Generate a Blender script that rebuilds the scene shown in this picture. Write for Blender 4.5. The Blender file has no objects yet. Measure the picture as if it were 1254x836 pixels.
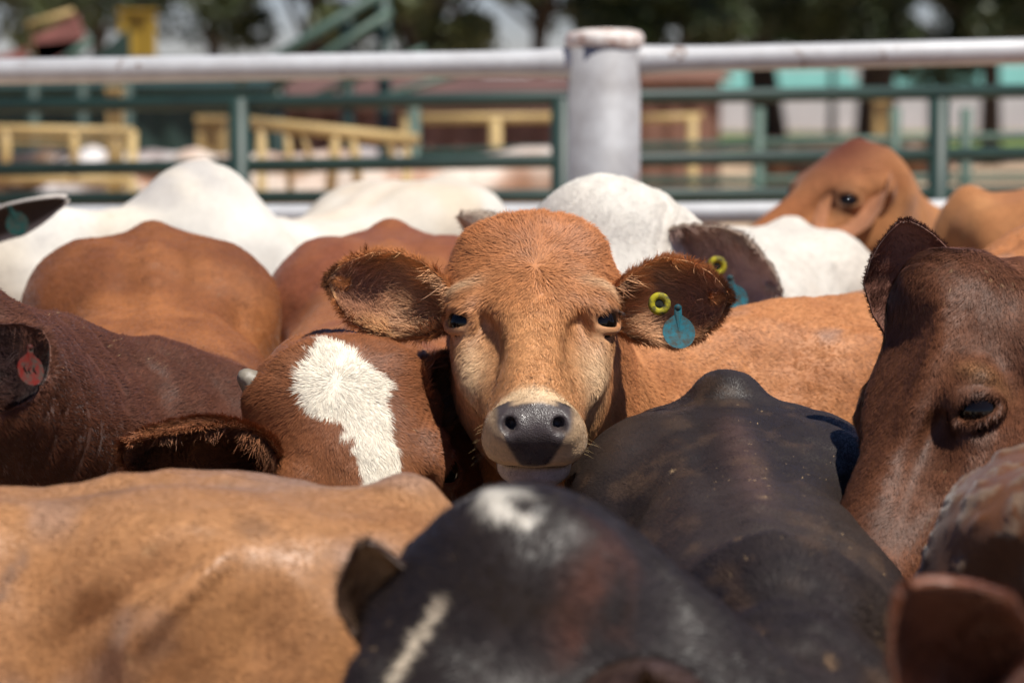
import bpy, math, time, os, zlib
import numpy as np
from mathutils import Vector, Matrix

T0 = time.time()
# ------------------------------------------------------------------ camera, world, sun
scene = bpy.context.scene
FPX, PITCH, CAMH = 3483.3, math.radians(5.053), 1.45
cam_d = bpy.data.cameras.new('camera'); cam = bpy.data.objects.new('camera', cam_d)
scene.collection.objects.link(cam); scene.camera = cam
cam.location = (0, 0, CAMH); cam.rotation_euler = (math.pi / 2 - PITCH, 0, 0)
cam_d.lens = 100; cam_d.sensor_width = 36; cam_d.clip_start = 0.1; cam_d.clip_end = 2000
cam_d.dof.use_dof = True; cam_d.dof.focus_distance = 3.70; cam_d.dof.aperture_fstop = 4.2
SUN_EL, SUN_AZ = 64.0, 135.0        # azimuth clockwise from +Y (away from camera): 90 = from the right
world = bpy.data.worlds.new('World'); scene.world = world; world.use_nodes = True
wn = world.node_tree; bg = wn.nodes['Background']
sky = wn.nodes.new('ShaderNodeTexSky'); sky.sky_type = 'NISHITA'; sky.sun_disc = False
sky.sun_elevation = math.radians(SUN_EL); sky.sun_rotation = math.radians(SUN_AZ)
sky.air_density = 1.0; sky.dust_density = 0.1; sky.ozone_density = 2.6; sky.altitude = 1200
tint = wn.nodes.new('ShaderNodeMix'); tint.data_type = 'RGBA'; tint.blend_type = 'MULTIPLY'; tint.inputs[0].default_value = 1; tint.inputs[7].default_value = (.95, .91, 1.10, 1)
wn.links.new(sky.outputs[0], tint.inputs[6]); wn.links.new(tint.outputs[2], bg.inputs[0]); bg.inputs[1].default_value = 0.056
sl = bpy.data.lights.new('sun', 'SUN'); sl.energy = 5.0; sl.angle = math.radians(0.5); sl.color = (1, .95, .87)
sun = bpy.data.objects.new('sun', sl); scene.collection.objects.link(sun)
_az, _el = math.radians(SUN_AZ), math.radians(SUN_EL)
sdir = Vector((math.sin(_az) * math.cos(_el), math.cos(_az) * math.cos(_el), math.sin(_el)))
sun.rotation_euler = sdir.to_track_quat('Z', 'Y').to_euler()
scene.view_settings.view_transform = 'Standard'; scene.view_settings.look = 'None'
scene.view_settings.exposure = 0.2; scene.view_settings.gamma = 1
scene.render.engine = 'CYCLES'
scene.cycles.use_denoising = True
scene.cycles.max_bounces = 6; scene.cycles.diffuse_bounces = 3; scene.cycles.glossy_bounces = 3
scene.cycles.transmission_bounces = 2; scene.cycles.transparent_max_bounces = 4

def W(px, py, d):
    """world point seen at photo pixel px,py at distance d along the ground"""
    cx = (px - 627) / FPX; cy = -(py - 418) / FPX
    y = math.cos(PITCH) + cy * math.sin(PITCH); z = cy * math.cos(PITCH) - math.sin(PITCH)
    k = d / y
    return np.array([cx * k, d, CAMH + z * k])

def ZH(py, d): return W(627, py, d)[2]

# ------------------------------------------------------------------ helpers
def nrm(v):
    v = np.asarray(v, float); return v / (np.linalg.norm(v, axis=-1, keepdims=True) + 1e-12)

def _hash(ix, iy, iz, seed):
    h = (ix.astype(np.int64) * 374761393 + iy.astype(np.int64) * 668265263 + iz.astype(np.int64) * 2147483647 + seed * 1274126177) & 0xffffffff
    h = ((h ^ (h >> 13)) * 1274126177) & 0xffffffff
    h = (h ^ (h >> 16)) & 0xffffffff
    return h.astype(np.float64) / 2147483647.5 - 1.0

def vnoise(P, freq, seed=0):
    q = P * freq; i = np.floor(q); f = q - i; i = i.astype(np.int64); f = f * f * (3 - 2 * f)
    r = 0
    for dx in (0, 1):
        wx = f[:, 0] if dx else 1 - f[:, 0]
        for dy in (0, 1):
            wy = f[:, 1] if dy else 1 - f[:, 1]
            for dz in (0, 1):
                wz = f[:, 2] if dz else 1 - f[:, 2]
                r = r + wx * wy * wz * _hash(i[:, 0] + dx, i[:, 1] + dy, i[:, 2] + dz, seed)
    return r

def fbm(P, freq, seed=0, oct=3):
    r = 0; a = 1
    for o in range(oct):
        r = r + a * vnoise(P, freq * 2 ** o, seed + o * 17); a *= .5
    return r

def sstep(a, b, x):
    t = np.clip((x - a) / (b - a), 0, 1); return t * t * (3 - 2 * t)

def gauss(P, c, r):
    return np.exp(-(((P - np.asarray(c)) / np.asarray(r)) ** 2).sum(-1))

def mix(a, b, t):
    t = np.asarray(t)[:, None]; return a * (1 - t) + b * t

# ------------------------------------------------------------------ implicit surface
class Field:
    def __init__(self): self.p = []
    def ell(self, c, r, R=None, k=.03, sub=False):
        c = np.asarray(c, float); r = np.asarray(r, float)
        R = np.eye(3) if R is None else np.asarray(R, float)      # columns = axes
        m = r.max() + k + .02
        def fn(X, Y, Z):
            x, y, z = X - c[0], Y - c[1], Z - c[2]
            q = [(R[0, i] * x + R[1, i] * y + R[2, i] * z) for i in range(3)]
            k0 = np.sqrt(sum((q[i] / r[i]) ** 2 for i in range(3))); k1 = np.sqrt(sum((q[i] / r[i] ** 2) ** 2 for i in range(3))) + 1e-9
            return k0 * (k0 - 1) / k1
        self.p.append((fn, c - m, c + m, k, sub))
    def cone(self, a, b, ra, rb, k=.03, sub=False, flat=None, f=1.0):
        a = np.asarray(a, float); b = np.asarray(b, float); ab = b - a; L2 = max((ab ** 2).sum(), 1e-9)
        m = max(ra, rb) * max(1, f) + k + .02
        def fn(X, Y, Z):
            t = np.clip(((X - a[0]) * ab[0] + (Y - a[1]) * ab[1] + (Z - a[2]) * ab[2]) / L2, 0, 1)
            x, y, z = X - a[0] - t * ab[0], Y - a[1] - t * ab[1], Z - a[2] - t * ab[2]
            r = ra + (rb - ra) * t
            if flat is not None:
                dd = (x * flat[0] + y * flat[1] + z * flat[2]) * (1 / f - 1)
                x, y, z = x + dd * flat[0], y + dd * flat[1], z + dd * flat[2]
            return np.sqrt(x * x + y * y + z * z) - r
        self.p.append((fn, np.minimum(a, b) - m, np.maximum(a, b) + m, k, sub))
    def chain(self, pts, rs, **kw):
        for i in range(len(pts) - 1): self.cone(pts[i], pts[i + 1], rs[i], rs[i + 1], **kw)
    def trunk(self, ys, w, top, mid, bot, e=2.3, k=.03):
        ys = np.asarray(ys, float); yd = np.linspace(ys[0], ys[-1], 160)
        def sm(v):                                                   # Catmull-Rom through the table
            v = np.asarray(v, float); m = np.gradient(v, ys)
            i = np.clip(np.searchsorted(ys, yd) - 1, 0, len(ys) - 2); h = ys[i + 1] - ys[i]; t = (yd - ys[i]) / h
            return (2 * t**3 - 3 * t**2 + 1) * v[i] + (t**3 - 2 * t**2 + t) * h * m[i] + (-2 * t**3 + 3 * t**2) * v[i + 1] + (t**3 - t**2) * h * m[i + 1]
        tw, tt, tm, tb = sm(w), sm(top), sm(mid), sm(bot)
        def fn(X, Y, Z):
            ww, t_, m_, b_ = (np.interp(Y, yd, q) for q in (tw, tt, tm, tb))
            nx = np.abs(X) / ww
            dz = Z - m_
            nz = np.abs(dz) / np.where(dz > 0, t_ - m_, m_ - b_)
            n = (nx ** e + nz ** e) ** (1 / e)
            d = (n - 1) * np.minimum(ww, np.minimum(t_ - m_, m_ - b_))
            return np.maximum(d, np.maximum(ys[0] - Y, Y - ys[-1]))
        mw = max(w) + .06
        self.p.append((fn, np.array([-mw, ys[0] - .05, min(bot) - .06]), np.array([mw, ys[-1] + .05, max(top) + .06]), k, False))
    def mesh(self, coarse, fine=None, flo=None, fhi=None):
        lo = np.min([q[1] for q in self.p if not q[4]], 0); hi = np.max([q[2] for q in self.p if not q[4]], 0)
        ax = []
        for a in range(3):
            if fine is None: ax.append(np.arange(lo[a], hi[a] + coarse, coarse)); continue
            xs = [lo[a]]
            while xs[-1] < hi[a]:
                x = xs[-1]
                dist = max(flo[a] - x, x - fhi[a], 0)
                xs.append(x + min(coarse, fine + dist * .12))
            ax.append(np.array(xs))
        X, Y, Z = ax; n = (len(X), len(Y), len(Z))
        D = np.full(n, 9.0, np.float32)
        for fn, l, h, k, sub in self.p:
            s = [slice(max(int(np.searchsorted(A, l[i])) - 1, 0), min(int(np.searchsorted(A, h[i])) + 1, len(A))) for i, A in enumerate(ax)]
            x = X[s[0]][:, None, None].astype(np.float32); y = Y[s[1]][None, :, None].astype(np.float32); z = Z[s[2]][None, None, :].astype(np.float32)
            if 0 in (x.size, y.size, z.size): continue
            d = fn(x, y, z).astype(np.float32); c = D[s[0], s[1], s[2]]
            if sub:
                b = -d; hh = np.maximum(k - np.abs(c - b), 0) / k; D[s[0], s[1], s[2]] = np.maximum(c, b) + hh * hh * k * .25
            else:
                hh = np.maximum(k - np.abs(c - d), 0) / k; D[s[0], s[1], s[2]] = np.minimum(c, d) - hh * hh * k * .25
        D[0], D[-1], D[:, 0], D[:, -1], D[:, :, 0], D[:, :, -1] = 1, 1, 1, 1, 1, 1
        neg = D < 0
        c8 = [neg[i:n[0] - 1 + i, j:n[1] - 1 + j, k_:n[2] - 1 + k_] for i in (0, 1) for j in (0, 1) for k_ in (0, 1)]
        cnt = sum(c.astype(np.int8) for c in c8)
        act = (cnt > 0) & (cnt < 8)
        idx = np.full(act.shape, -1, np.int64); I = np.argwhere(act); idx[act] = np.arange(len(I))
        acc = np.zeros((len(I), 3)); num = np.zeros(len(I))
        offs = [(i, j, k_) for i in (0, 1) for j in (0, 1) for k_ in (0, 1)]
        for o in offs:
            for a in range(3):
                if o[a]: continue
                p = list(o); p[a] = 1
                A = I + np.array(o); B = I + np.array(p)
                da = D[A[:, 0], A[:, 1], A[:, 2]]; db = D[B[:, 0], B[:, 1], B[:, 2]]
                cr = (da < 0) != (db < 0)
                t = np.where(cr, da / np.where(cr, da - db, 1), 0)
                pa = np.stack([X[A[:, 0]], Y[A[:, 1]], Z[A[:, 2]]], 1); pb = np.stack([X[B[:, 0]], Y[B[:, 1]], Z[B[:, 2]]], 1)
                acc += np.where(cr[:, None], pa + (pb - pa) * t[:, None], 0); num += cr
        V = acc / num[:, None]
        F = []
        for a in range(3):
            b, c = (a + 1) % 3, (a + 2) % 3
            sl0 = [slice(0, None)] * 3; sl1 = [slice(0, None)] * 3
            sl0[a] = slice(0, -1); sl1[a] = slice(1, None)
            e = neg[tuple(sl0)] != neg[tuple(sl1)]
            E = np.argwhere(e)
            E = E[(E[:, b] > 0) & (E[:, c] > 0)]
            inside = neg[E[:, 0], E[:, 1], E[:, 2]]
            def cell(db, dc):
                q = E.copy(); q[:, b] -= db; q[:, c] -= dc
                ok = (q < np.array(idx.shape)).all(1); q = np.minimum(q, np.array(idx.shape) - 1)
                r = idx[q[:, 0], q[:, 1], q[:, 2]]; r[~ok] = -1; return r
            q = np.stack([cell(1, 1), cell(0, 1), cell(0, 0), cell(1, 0)], 1)
            q[~inside] = q[~inside][:, ::-1]
            F.append(q[(q >= 0).all(1)])
        F = np.concatenate(F)
        return V, F

def vnormals(V, F):
    a, b, c, d = (V[F[:, i]] for i in range(4))
    fn = np.cross(c - a, d - b); N = np.zeros_like(V)
    for i in range(4):
        for x in range(3): N[:, x] += np.bincount(F[:, i], fn[:, x], len(V))
    return nrm(N)

def laplace(V, F, it=1, w=.5):
    n = len(V)
    for _ in range(it):
        S = np.zeros_like(V); C = np.zeros(n)
        for i, j in ((0, 1), (1, 2), (2, 3), (3, 0)):
            for u, v in ((F[:, i], F[:, j]), (F[:, j], F[:, i])):
                for x in range(3): S[:, x] += np.bincount(u, V[v, x], n)
                C += np.bincount(u, minlength=n)
        V = V * (1 - w) + w * S / np.maximum(C, 1)[:, None]
    return V

# ------------------------------------------------------------------ objects
def tag(o, label=None, cat=None, group=None, kind=None):
    if label: o['label'] = label
    if cat: o['category'] = cat
    if group: o['group'] = group
    if kind: o['kind'] = kind
    return o

def empty(name, loc, rz, label, cat, group=None):
    o = bpy.data.objects.new(name, None); scene.collection.objects.link(o)
    o.location = loc; o.rotation_euler = (0, 0, rz); o.empty_display_size = .1
    return tag(o, label, cat, group)

def mk(name, V, F, mat, parent=None, col=None, smooth=True, wet=None):
    me = bpy.data.meshes.new(name); V = np.asarray(V, np.float32); F = np.asarray(F, np.int32)
    me.vertices.add(len(V)); me.vertices.foreach_set('co', V.ravel())
    me.loops.add(F.size); me.loops.foreach_set('vertex_index', F.ravel())
    me.polygons.add(len(F)); me.polygons.foreach_set('loop_start', np.arange(0, F.size, F.shape[1], dtype=np.int32))
    me.update(calc_edges=True)
    if smooth: me.shade_smooth()
    if col is not None:
        at = me.color_attributes.new('Col', 'FLOAT_COLOR', 'POINT')
        at.data.foreach_set('color', np.concatenate([col, np.ones((len(col), 1))], 1).astype(np.float32).ravel())
    if wet is not None:
        at = me.attributes.new('Wet', 'FLOAT', 'POINT'); at.data.foreach_set('value', wet.astype(np.float32))
    if mat: me.materials.append(mat)
    o = bpy.data.objects.new(name, me); scene.collection.objects.link(o)
    if parent is not None: o.parent = parent
    return o

class Nodes:
    def __init__(self, name):
        self.m = bpy.data.materials.new(name); self.m.use_nodes = True; self.t = self.m.node_tree
        self.b = self.t.nodes['Principled BSDF']
    def n(self, typ, **kw):
        o = self.t.nodes.new(typ)
        for k, v in kw.items(): setattr(o, k, v)
        return o
    def l(self, a, b): self.t.links.new(a, b)
    def noise(self, scale, detail=4, rough=.6, vec=None, stretch=None):
        t = self.n('ShaderNodeTexNoise'); t.inputs['Scale'].default_value = scale; t.inputs['Detail'].default_value = detail; t.inputs['Roughness'].default_value = rough
        tc = self.n('ShaderNodeTexCoord')
        if stretch:
            mp = self.n('ShaderNodeMapping'); mp.inputs['Scale'].default_value = stretch; self.l(tc.outputs['Object'], mp.inputs[0]); self.l(mp.outputs[0], t.inputs['Vector'])
        else: self.l(tc.outputs['Object'], t.inputs['Vector'])
        return t.outputs['Fac']
    def ramp(self, fac, a, b, p0=.3, p1=.7):
        r = self.n('ShaderNodeValToRGB'); e = r.color_ramp.elements
        e[0].position = p0; e[0].color = (*a, 1); e[1].position = p1; e[1].color = (*b, 1)
        self.l(fac, r.inputs[0]); return r.outputs[0]
    def bump(self, h, strength=.3, dist=.002):
        b = self.n('ShaderNodeBump'); b.inputs['Strength'].default_value = strength; b.inputs['Distance'].default_value = dist
        self.l(h, b.inputs['Height']); self.l(b.outputs[0], self.b.inputs['Normal'])

def paint(name, c, rough=.45, dirt=.25, metal=0.0, scale=9, c2=None, bump=.2, rust=0):
    M = Nodes(name)
    f = M.noise(scale, 6, .65)
    col = M.ramp(f, tuple(x * (1 - dirt) for x in c) if c2 is None else c2, c, .35, .6)
    if rust:
        r = M.ramp(M.noise(rust, 5, .7), (0, 0, 0), (1, 1, 1), .63, .70); mx = M.n('ShaderNodeMix', data_type='RGBA')
        M.l(r, mx.inputs[0]); M.l(col, mx.inputs[6]); mx.inputs[7].default_value = (.16, .085, .05, 1); col = mx.outputs[2]
    M.l(col, M.b.inputs['Base Color'])
    M.b.inputs['Roughness'].default_value = rough; M.b.inputs['Metallic'].default_value = metal
    M.bump(M.noise(scale * 12, 4), bump, .001)
    return M.m

_hm = {}
def hide_mat(key, rough=.6, spec=.35, sheen=.0, var=.15, strand=False):
    if key == 'coat_white': var = .06
    lo_, hi_ = (.93, 1.05) if key == 'coat_white' else (.86, 1.14)
    k = (key, strand)
    if k in _hm: return _hm[k]
    M = Nodes('hair' if strand else 'hide'); a = M.n('ShaderNodeAttribute', attribute_name='Col')
    if strand:
        M.l(a.outputs['Color'], M.b.inputs['Base Color'])
        M.b.inputs['Roughness'].default_value = rough; M.b.inputs['Specular IOR Level'].default_value = spec
    else:
        f = M.noise(70, 5, .7); r = M.ramp(f, (1 - var,) * 3, (1 + var * .6,) * 3, .35, .65)
        mx = M.n('ShaderNodeMix', data_type='RGBA', blend_type='MULTIPLY'); mx.inputs[0].default_value = 1
        M.l(a.outputs['Color'], mx.inputs[6]); M.l(r, mx.inputs[7])
        f2 = M.noise(450, 3, .6, stretch=(1, .25, .6)); r2 = M.ramp(f2, (lo_,) * 3, (hi_,) * 3, .3, .7)
        m2 = M.n('ShaderNodeMix', data_type='RGBA', blend_type='MULTIPLY'); m2.inputs[0].default_value = 1
        M.l(mx.outputs[2], m2.inputs[6]); M.l(r2, m2.inputs[7]); M.l(m2.outputs[2], M.b.inputs['Base Color'])
        wa = M.n('ShaderNodeAttribute', attribute_name='Wet'); vo = M.n('ShaderNodeTexVoronoi'); vo.inputs['Scale'].default_value = 560
        tc = M.n('ShaderNodeTexCoord'); M.l(tc.outputs['Object'], vo.inputs['Vector'])
        wn_ = M.ramp(M.noise(120, 4), (.20,) * 3, (.55,) * 3, .35, .65)
        rm = M.n('ShaderNodeMix'); rm.inputs[2].default_value = rough; M.l(wa.outputs['Fac'], rm.inputs[0]); M.l(wn_, rm.inputs[3]); M.l(rm.outputs[0], M.b.inputs['Roughness'])
        M.b.inputs['Specular IOR Level'].default_value = spec
        hm_ = M.n('ShaderNodeMix'); M.l(wa.outputs['Fac'], hm_.inputs[0]); M.l(f2, hm_.inputs[2]); M.l(vo.outputs['Distance'], hm_.inputs[3]); f2 = hm_.outputs[0]
        M.b.inputs['Sheen Weight'].default_value = sheen; M.b.inputs['Sheen Roughness'].default_value = .4
        M.bump(f2, .38, .0014)
    _hm[k] = M.m; return M.m

# ------------------------------------------------------------------ cattle
def PX(Wp):
    x, y, z = Wp; z = z - CAMH
    dd = y * math.cos(PITCH) - z * math.sin(PITCH); v = z * math.cos(PITCH) + y * math.sin(PITCH)
    return (round(627 + FPX * x / dd), round(418 - FPX * v / dd), round(float(y), 2))

class Ear: pass

def ear_mesh(base, tip, N, width, roll0=2.4, roll1=.9, curl=.0, notch=.0, thick=.006, up=None, nt=40, na=41, peak=.5, seed=0, ragged=.04):
    """cupped leaf-shaped ear; returns V, F, inner flag, along, across (body frame)"""
    base = np.asarray(base, float); tip = np.asarray(tip, float)
    L = np.linalg.norm(tip - base); T = (tip - base) / L
    N = nrm(N - T * np.dot(N, T)); S = np.cross(N, T)
    t = np.linspace(0, 1, nt)[:, None]; a = np.linspace(-1, 1, na)[None, :]
    pr = np.interp(t[:, 0], [0, .08, .22, .4, peak + .12, .75, .88, .96, 1], [.22, .34, .66, .92, 1.0, .84, .56, .30, .10])[:, None]
    w = width * .5 * pr
    phi = (roll0 + (roll1 - roll0) * sstep(0, .45, t[:, 0])[:, None])
    R = w / np.sin(np.minimum(phi, np.pi / 2))
    ang = a * phi
    tl = t - notch * np.exp(-(a / .16) ** 2) * sstep(.8, 1, t) + ragged * np.sin(a * 9 + seed) * sstep(.7, 1, t) * .4
    cx = R * np.sin(ang); cz = R * (1 - np.cos(ang)) - .25 * R
    edge = ragged * width * (np.sin(t * 31 + seed) + np.sin(t * 17 + 2 * seed)) * .12 * np.abs(a) ** 3
    P = base + T * (L * tl)[..., None] + S * (cx + edge * np.sign(a))[..., None] + N * (cz - curl * L * t ** 2)[..., None]
    P = P.reshape(-1, 3)
    F = []
    for i in range(nt - 1):
        for j in range(na - 1):
            q = i * na + j; F.append((q, q + 1, q + na + 1, q + na))
    F = np.array(F)
    n = vnormals(P, F)
    if np.dot(n.mean(0), N) < 0: F = F[:, ::-1]; n = -n
    th = (thick * (1 - .6 * np.abs(np.broadcast_to(a, (nt, na))).reshape(-1) ** 4))[:, None]
    P2 = P - n * th; m = len(P)
    F2 = F[:, ::-1] + m
    loop = [j for j in range(na)] + [i * na + na - 1 for i in range(1, nt)] + [(nt - 1) * na + j for j in range(na - 2, -1, -1)] + [i * na for i in range(nt - 2, 0, -1)]
    rim = [(loop[(i + 1) % len(loop)], loop[i], loop[i] + m, loop[(i + 1) % len(loop)] + m) for i in range(len(loop))]
    r = Ear(); r.V = np.concatenate([P, P2]); r.F = np.concatenate([F, F2, np.array(rim)])
    c = np.mean(r.V[r.F], 1)
    r.inner = np.concatenate([np.ones(m), np.zeros(m)])
    r.t = np.tile(np.broadcast_to(t, (nt, na)).reshape(-1), 2); r.a = np.tile(np.broadcast_to(a, (nt, na)).reshape(-1), 2)
    r.T, r.S, r.N, r.base, r.L, r.width = T, S, N, base, L, width
    r.at = lambda tt, aa: P[int(tt * (nt - 1)) * na + int((aa + 1) / 2 * (na - 1))]
    return r

def uv_ball(c, r, nu=24, nv=16):
    V = []; F = []
    for j in range(nv + 1):
        th = math.pi * j / nv
        for i in range(nu):
            ph = 2 * math.pi * i / nu
            V.append((math.sin(th) * math.cos(ph), math.sin(th) * math.sin(ph), math.cos(th)))
    for j in range(nv):
        for i in range(nu):
            F.append((j * nu + i, (j + 1) * nu + i, (j + 1) * nu + (i + 1) % nu, j * nu + (i + 1) % nu))
    return np.array(V) * r + np.asarray(c), np.array(F)

def make_eye_mat():
    M = Nodes('eye_wet'); M.b.inputs['Base Color'].default_value = (.006, .004, .003, 1); M.b.inputs['Roughness'].default_value = .06
    M.b.inputs['Specular IOR Level'].default_value = .35
    return M.m
EYE = make_eye_mat()
HORN = paint('horn_bud', (.30, .26, .20), .5, .4, scale=40)
TAGM = {}
def tag_mat(c):
    if c not in TAGM: TAGM[c] = paint('tag_plastic', c, .6, .5, scale=110, c2=(.045, .045, .035)); TAGM[c].node_tree.nodes['Principled BSDF'].inputs['Specular IOR Level'].default_value = .15
    return TAGM[c]

def strands(name, V, F, N, parent, mat, density, length, flow, color, seed=1, width=.0009, lift=.35, jit=.35, segs=2, cam_cull=True, world=None, maxn=400000, var=.25, clump=.5):
    """short hairs as fine tapered blades lying along the coat. density(P)->hairs per m2, length(P), flow(P,N)->direction, color(P)"""
    rng = np.random.default_rng(seed)
    a, b, c, d = (V[F[:, i]] for i in range(4))
    ctr = (a + b + c + d) / 4; area = .5 * np.linalg.norm(np.cross(c - a, d - b), axis=1)
    fN = nrm(np.cross(c - a, d - b))
    vis = np.ones(len(F), bool)
    if cam_cull:
        Wc = ctr @ world[:3, :3].T + world[:3, 3]; Wn = fN @ world[:3, :3].T
        view = Wc - np.array([0, 0, CAMH])
        vis = (nrm(view) * Wn).sum(1) < .35
        yy = view[:, 1] * math.cos(PITCH) - view[:, 2] * math.sin(PITCH); zz = view[:, 2] * math.cos(PITCH) + view[:, 1] * math.sin(PITCH)
        vis &= (np.abs(view[:, 0] / yy) < 0.21) & (np.abs(zz / yy) < 0.145)
    w = area * density(ctr) * vis
    tot = w.sum()
    if tot < 1: return None
    n = int(min(tot, maxn)); fi = rng.choice(len(F), n, p=w / tot)
    u = rng.random((n, 1)); v = rng.random((n, 1))
    P = (a[fi] * (1 - u) + b[fi] * u) * (1 - v) + (d[fi] * (1 - u) + c[fi] * u) * v
    NN = nrm((N[F[fi, 0]] * (1 - u) + N[F[fi, 1]] * u) * (1 - v) + (N[F[fi, 3]] * (1 - u) + N[F[fi, 2]] * u) * v)
    L = length(P) * rng.uniform(.6, 1.25, n)
    D = flow(P, NN); D = nrm(D - NN * (D * NN).sum(1, keepdims=True))
    B = np.cross(NN, D)
    sw = clump * fbm(P, 60, seed, 2) + rng.normal(0, jit, n)
    D = nrm(D * np.cos(sw)[:, None] + B * np.sin(sw)[:, None]); B = np.cross(NN, D)
    lf = (lift * (1 + .5 * vnoise(P, 90, seed + 5)) * rng.uniform(.5, 1.5, n))[:, None]
    Lw = L[:, None]
    p0 = P - NN * .0006
    p1 = P + D * Lw * .5 + NN * Lw * lf * .55
    p2 = P + D * Lw + NN * Lw * lf * .8
    wd = (width * rng.uniform(.7, 1.3, n))[:, None] * B
    X = np.stack([p0 - wd * .5, p0 + wd * .5, p1 - wd * .4, p1 + wd * .4, p2], 1).reshape(-1, 3)
    o = (np.arange(n) * 5)[:, None]
    T = np.stack([o + [0, 1, 3], o + [0, 3, 2], o + [2, 3, 4]], 1).reshape(-1, 3)
    C = color(P) * rng.uniform(1 - var, 1 + var, (n, 1)) * (1 + .18 * vnoise(P, 110, seed + 9))[:, None]
    C = np.repeat(C, 5, 0); C = np.clip(C, 0, 1)
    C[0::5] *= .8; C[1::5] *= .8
    return X, T, C

def ear_tags(kind, parent, P, N, T, s=1.0, c=(.02, .25, .33)):
    """P point on ear, N outward normal of the ear's inside, T hanging direction"""
    N = nrm(N); T = nrm(T - N * np.dot(T, N)); S = np.cross(N, T)
    if kind == 'ring':
        V = []; F = []; nu, nv = 32, 10; R, r = .0105 * s, .0048 * s
        for i in range(nu):
            for j in range(nv):
                u, v = 2 * math.pi * i / nu, 2 * math.pi * j / nv
                V.append(P + (S * math.cos(u) + T * math.sin(u)) * (R + r * math.cos(v)) + N * (.004 + r * .8 * math.sin(v)))
                F.append((i * nv + j, ((i + 1) % nu) * nv + j, ((i + 1) % nu) * nv + (j + 1) % nv, i * nv + (j + 1) % nv))
        o = mk('ear_button', V, F, tag_mat((.42, .36, .02)), parent)
        Vb, Fb = uv_ball(P + N * .003, .0085 * s); Vb = P + (Vb - P) - N * (((Vb - P) @ N)[:, None] * .5)
        mk('button_center', Vb, Fb, tag_mat((.01, .012, .01)), o)
    else:
        pts = []; R = .0215 * s
        n = 40
        for i in range(n):
            u = 2 * math.pi * (i + .5) / n + math.pi / 2 * 0
            ang = u
            x, y = R * math.sin(ang), -R * math.cos(ang)          # y grows along T
            if math.cos(ang) > .93: x = math.copysign(.0045 * s, x) if abs(x) > 1e-9 else .0045 * s; y = -R * 1.62
            elif math.cos(ang) > .86: x = math.copysign(.0052 * s, x); y = -R * 1.05
            pts.append((x, y + R * 1.5))
        V = []; m = len(pts)
        for z in (.0, .0018):
            for x, y in pts: V.append(P + S * x + T * y + N * (.007 + z + 3.0 * y * y * 2 + .9 * x * x * 4))
        V.append(P + T * R * 1.5 + N * (.007 + 0 + 6 * (R * 1.5) ** 2)); V.append(P + T * R * 1.5 + N * (.0088 + 6 * (R * 1.5) ** 2))
        me = bpy.data.meshes.new('ear_tag')
        F = [(i, 2 * m, (i + 1) % m) for i in range(m)] + [(m + i, m + (i + 1) % m, 2 * m + 1) for i in range(m)] + [(i, (i + 1) % m, m + (i + 1) % m, m + i) for i in range(m)]
        me.from_pydata([tuple(v) for v in V], [], F); me.update()
        me.materials.append(tag_mat(c))
        o = bpy.data.objects.new('ear_tag', me); scene.collection.objects.link(o); o.parent = parent
        Vb, Fb = uv_ball(P + N * .007, .005 * s, 14, 8); mk('tag_stud', Vb, Fb, tag_mat(tuple(x * .6 for x in c)), o)
    return o

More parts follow.
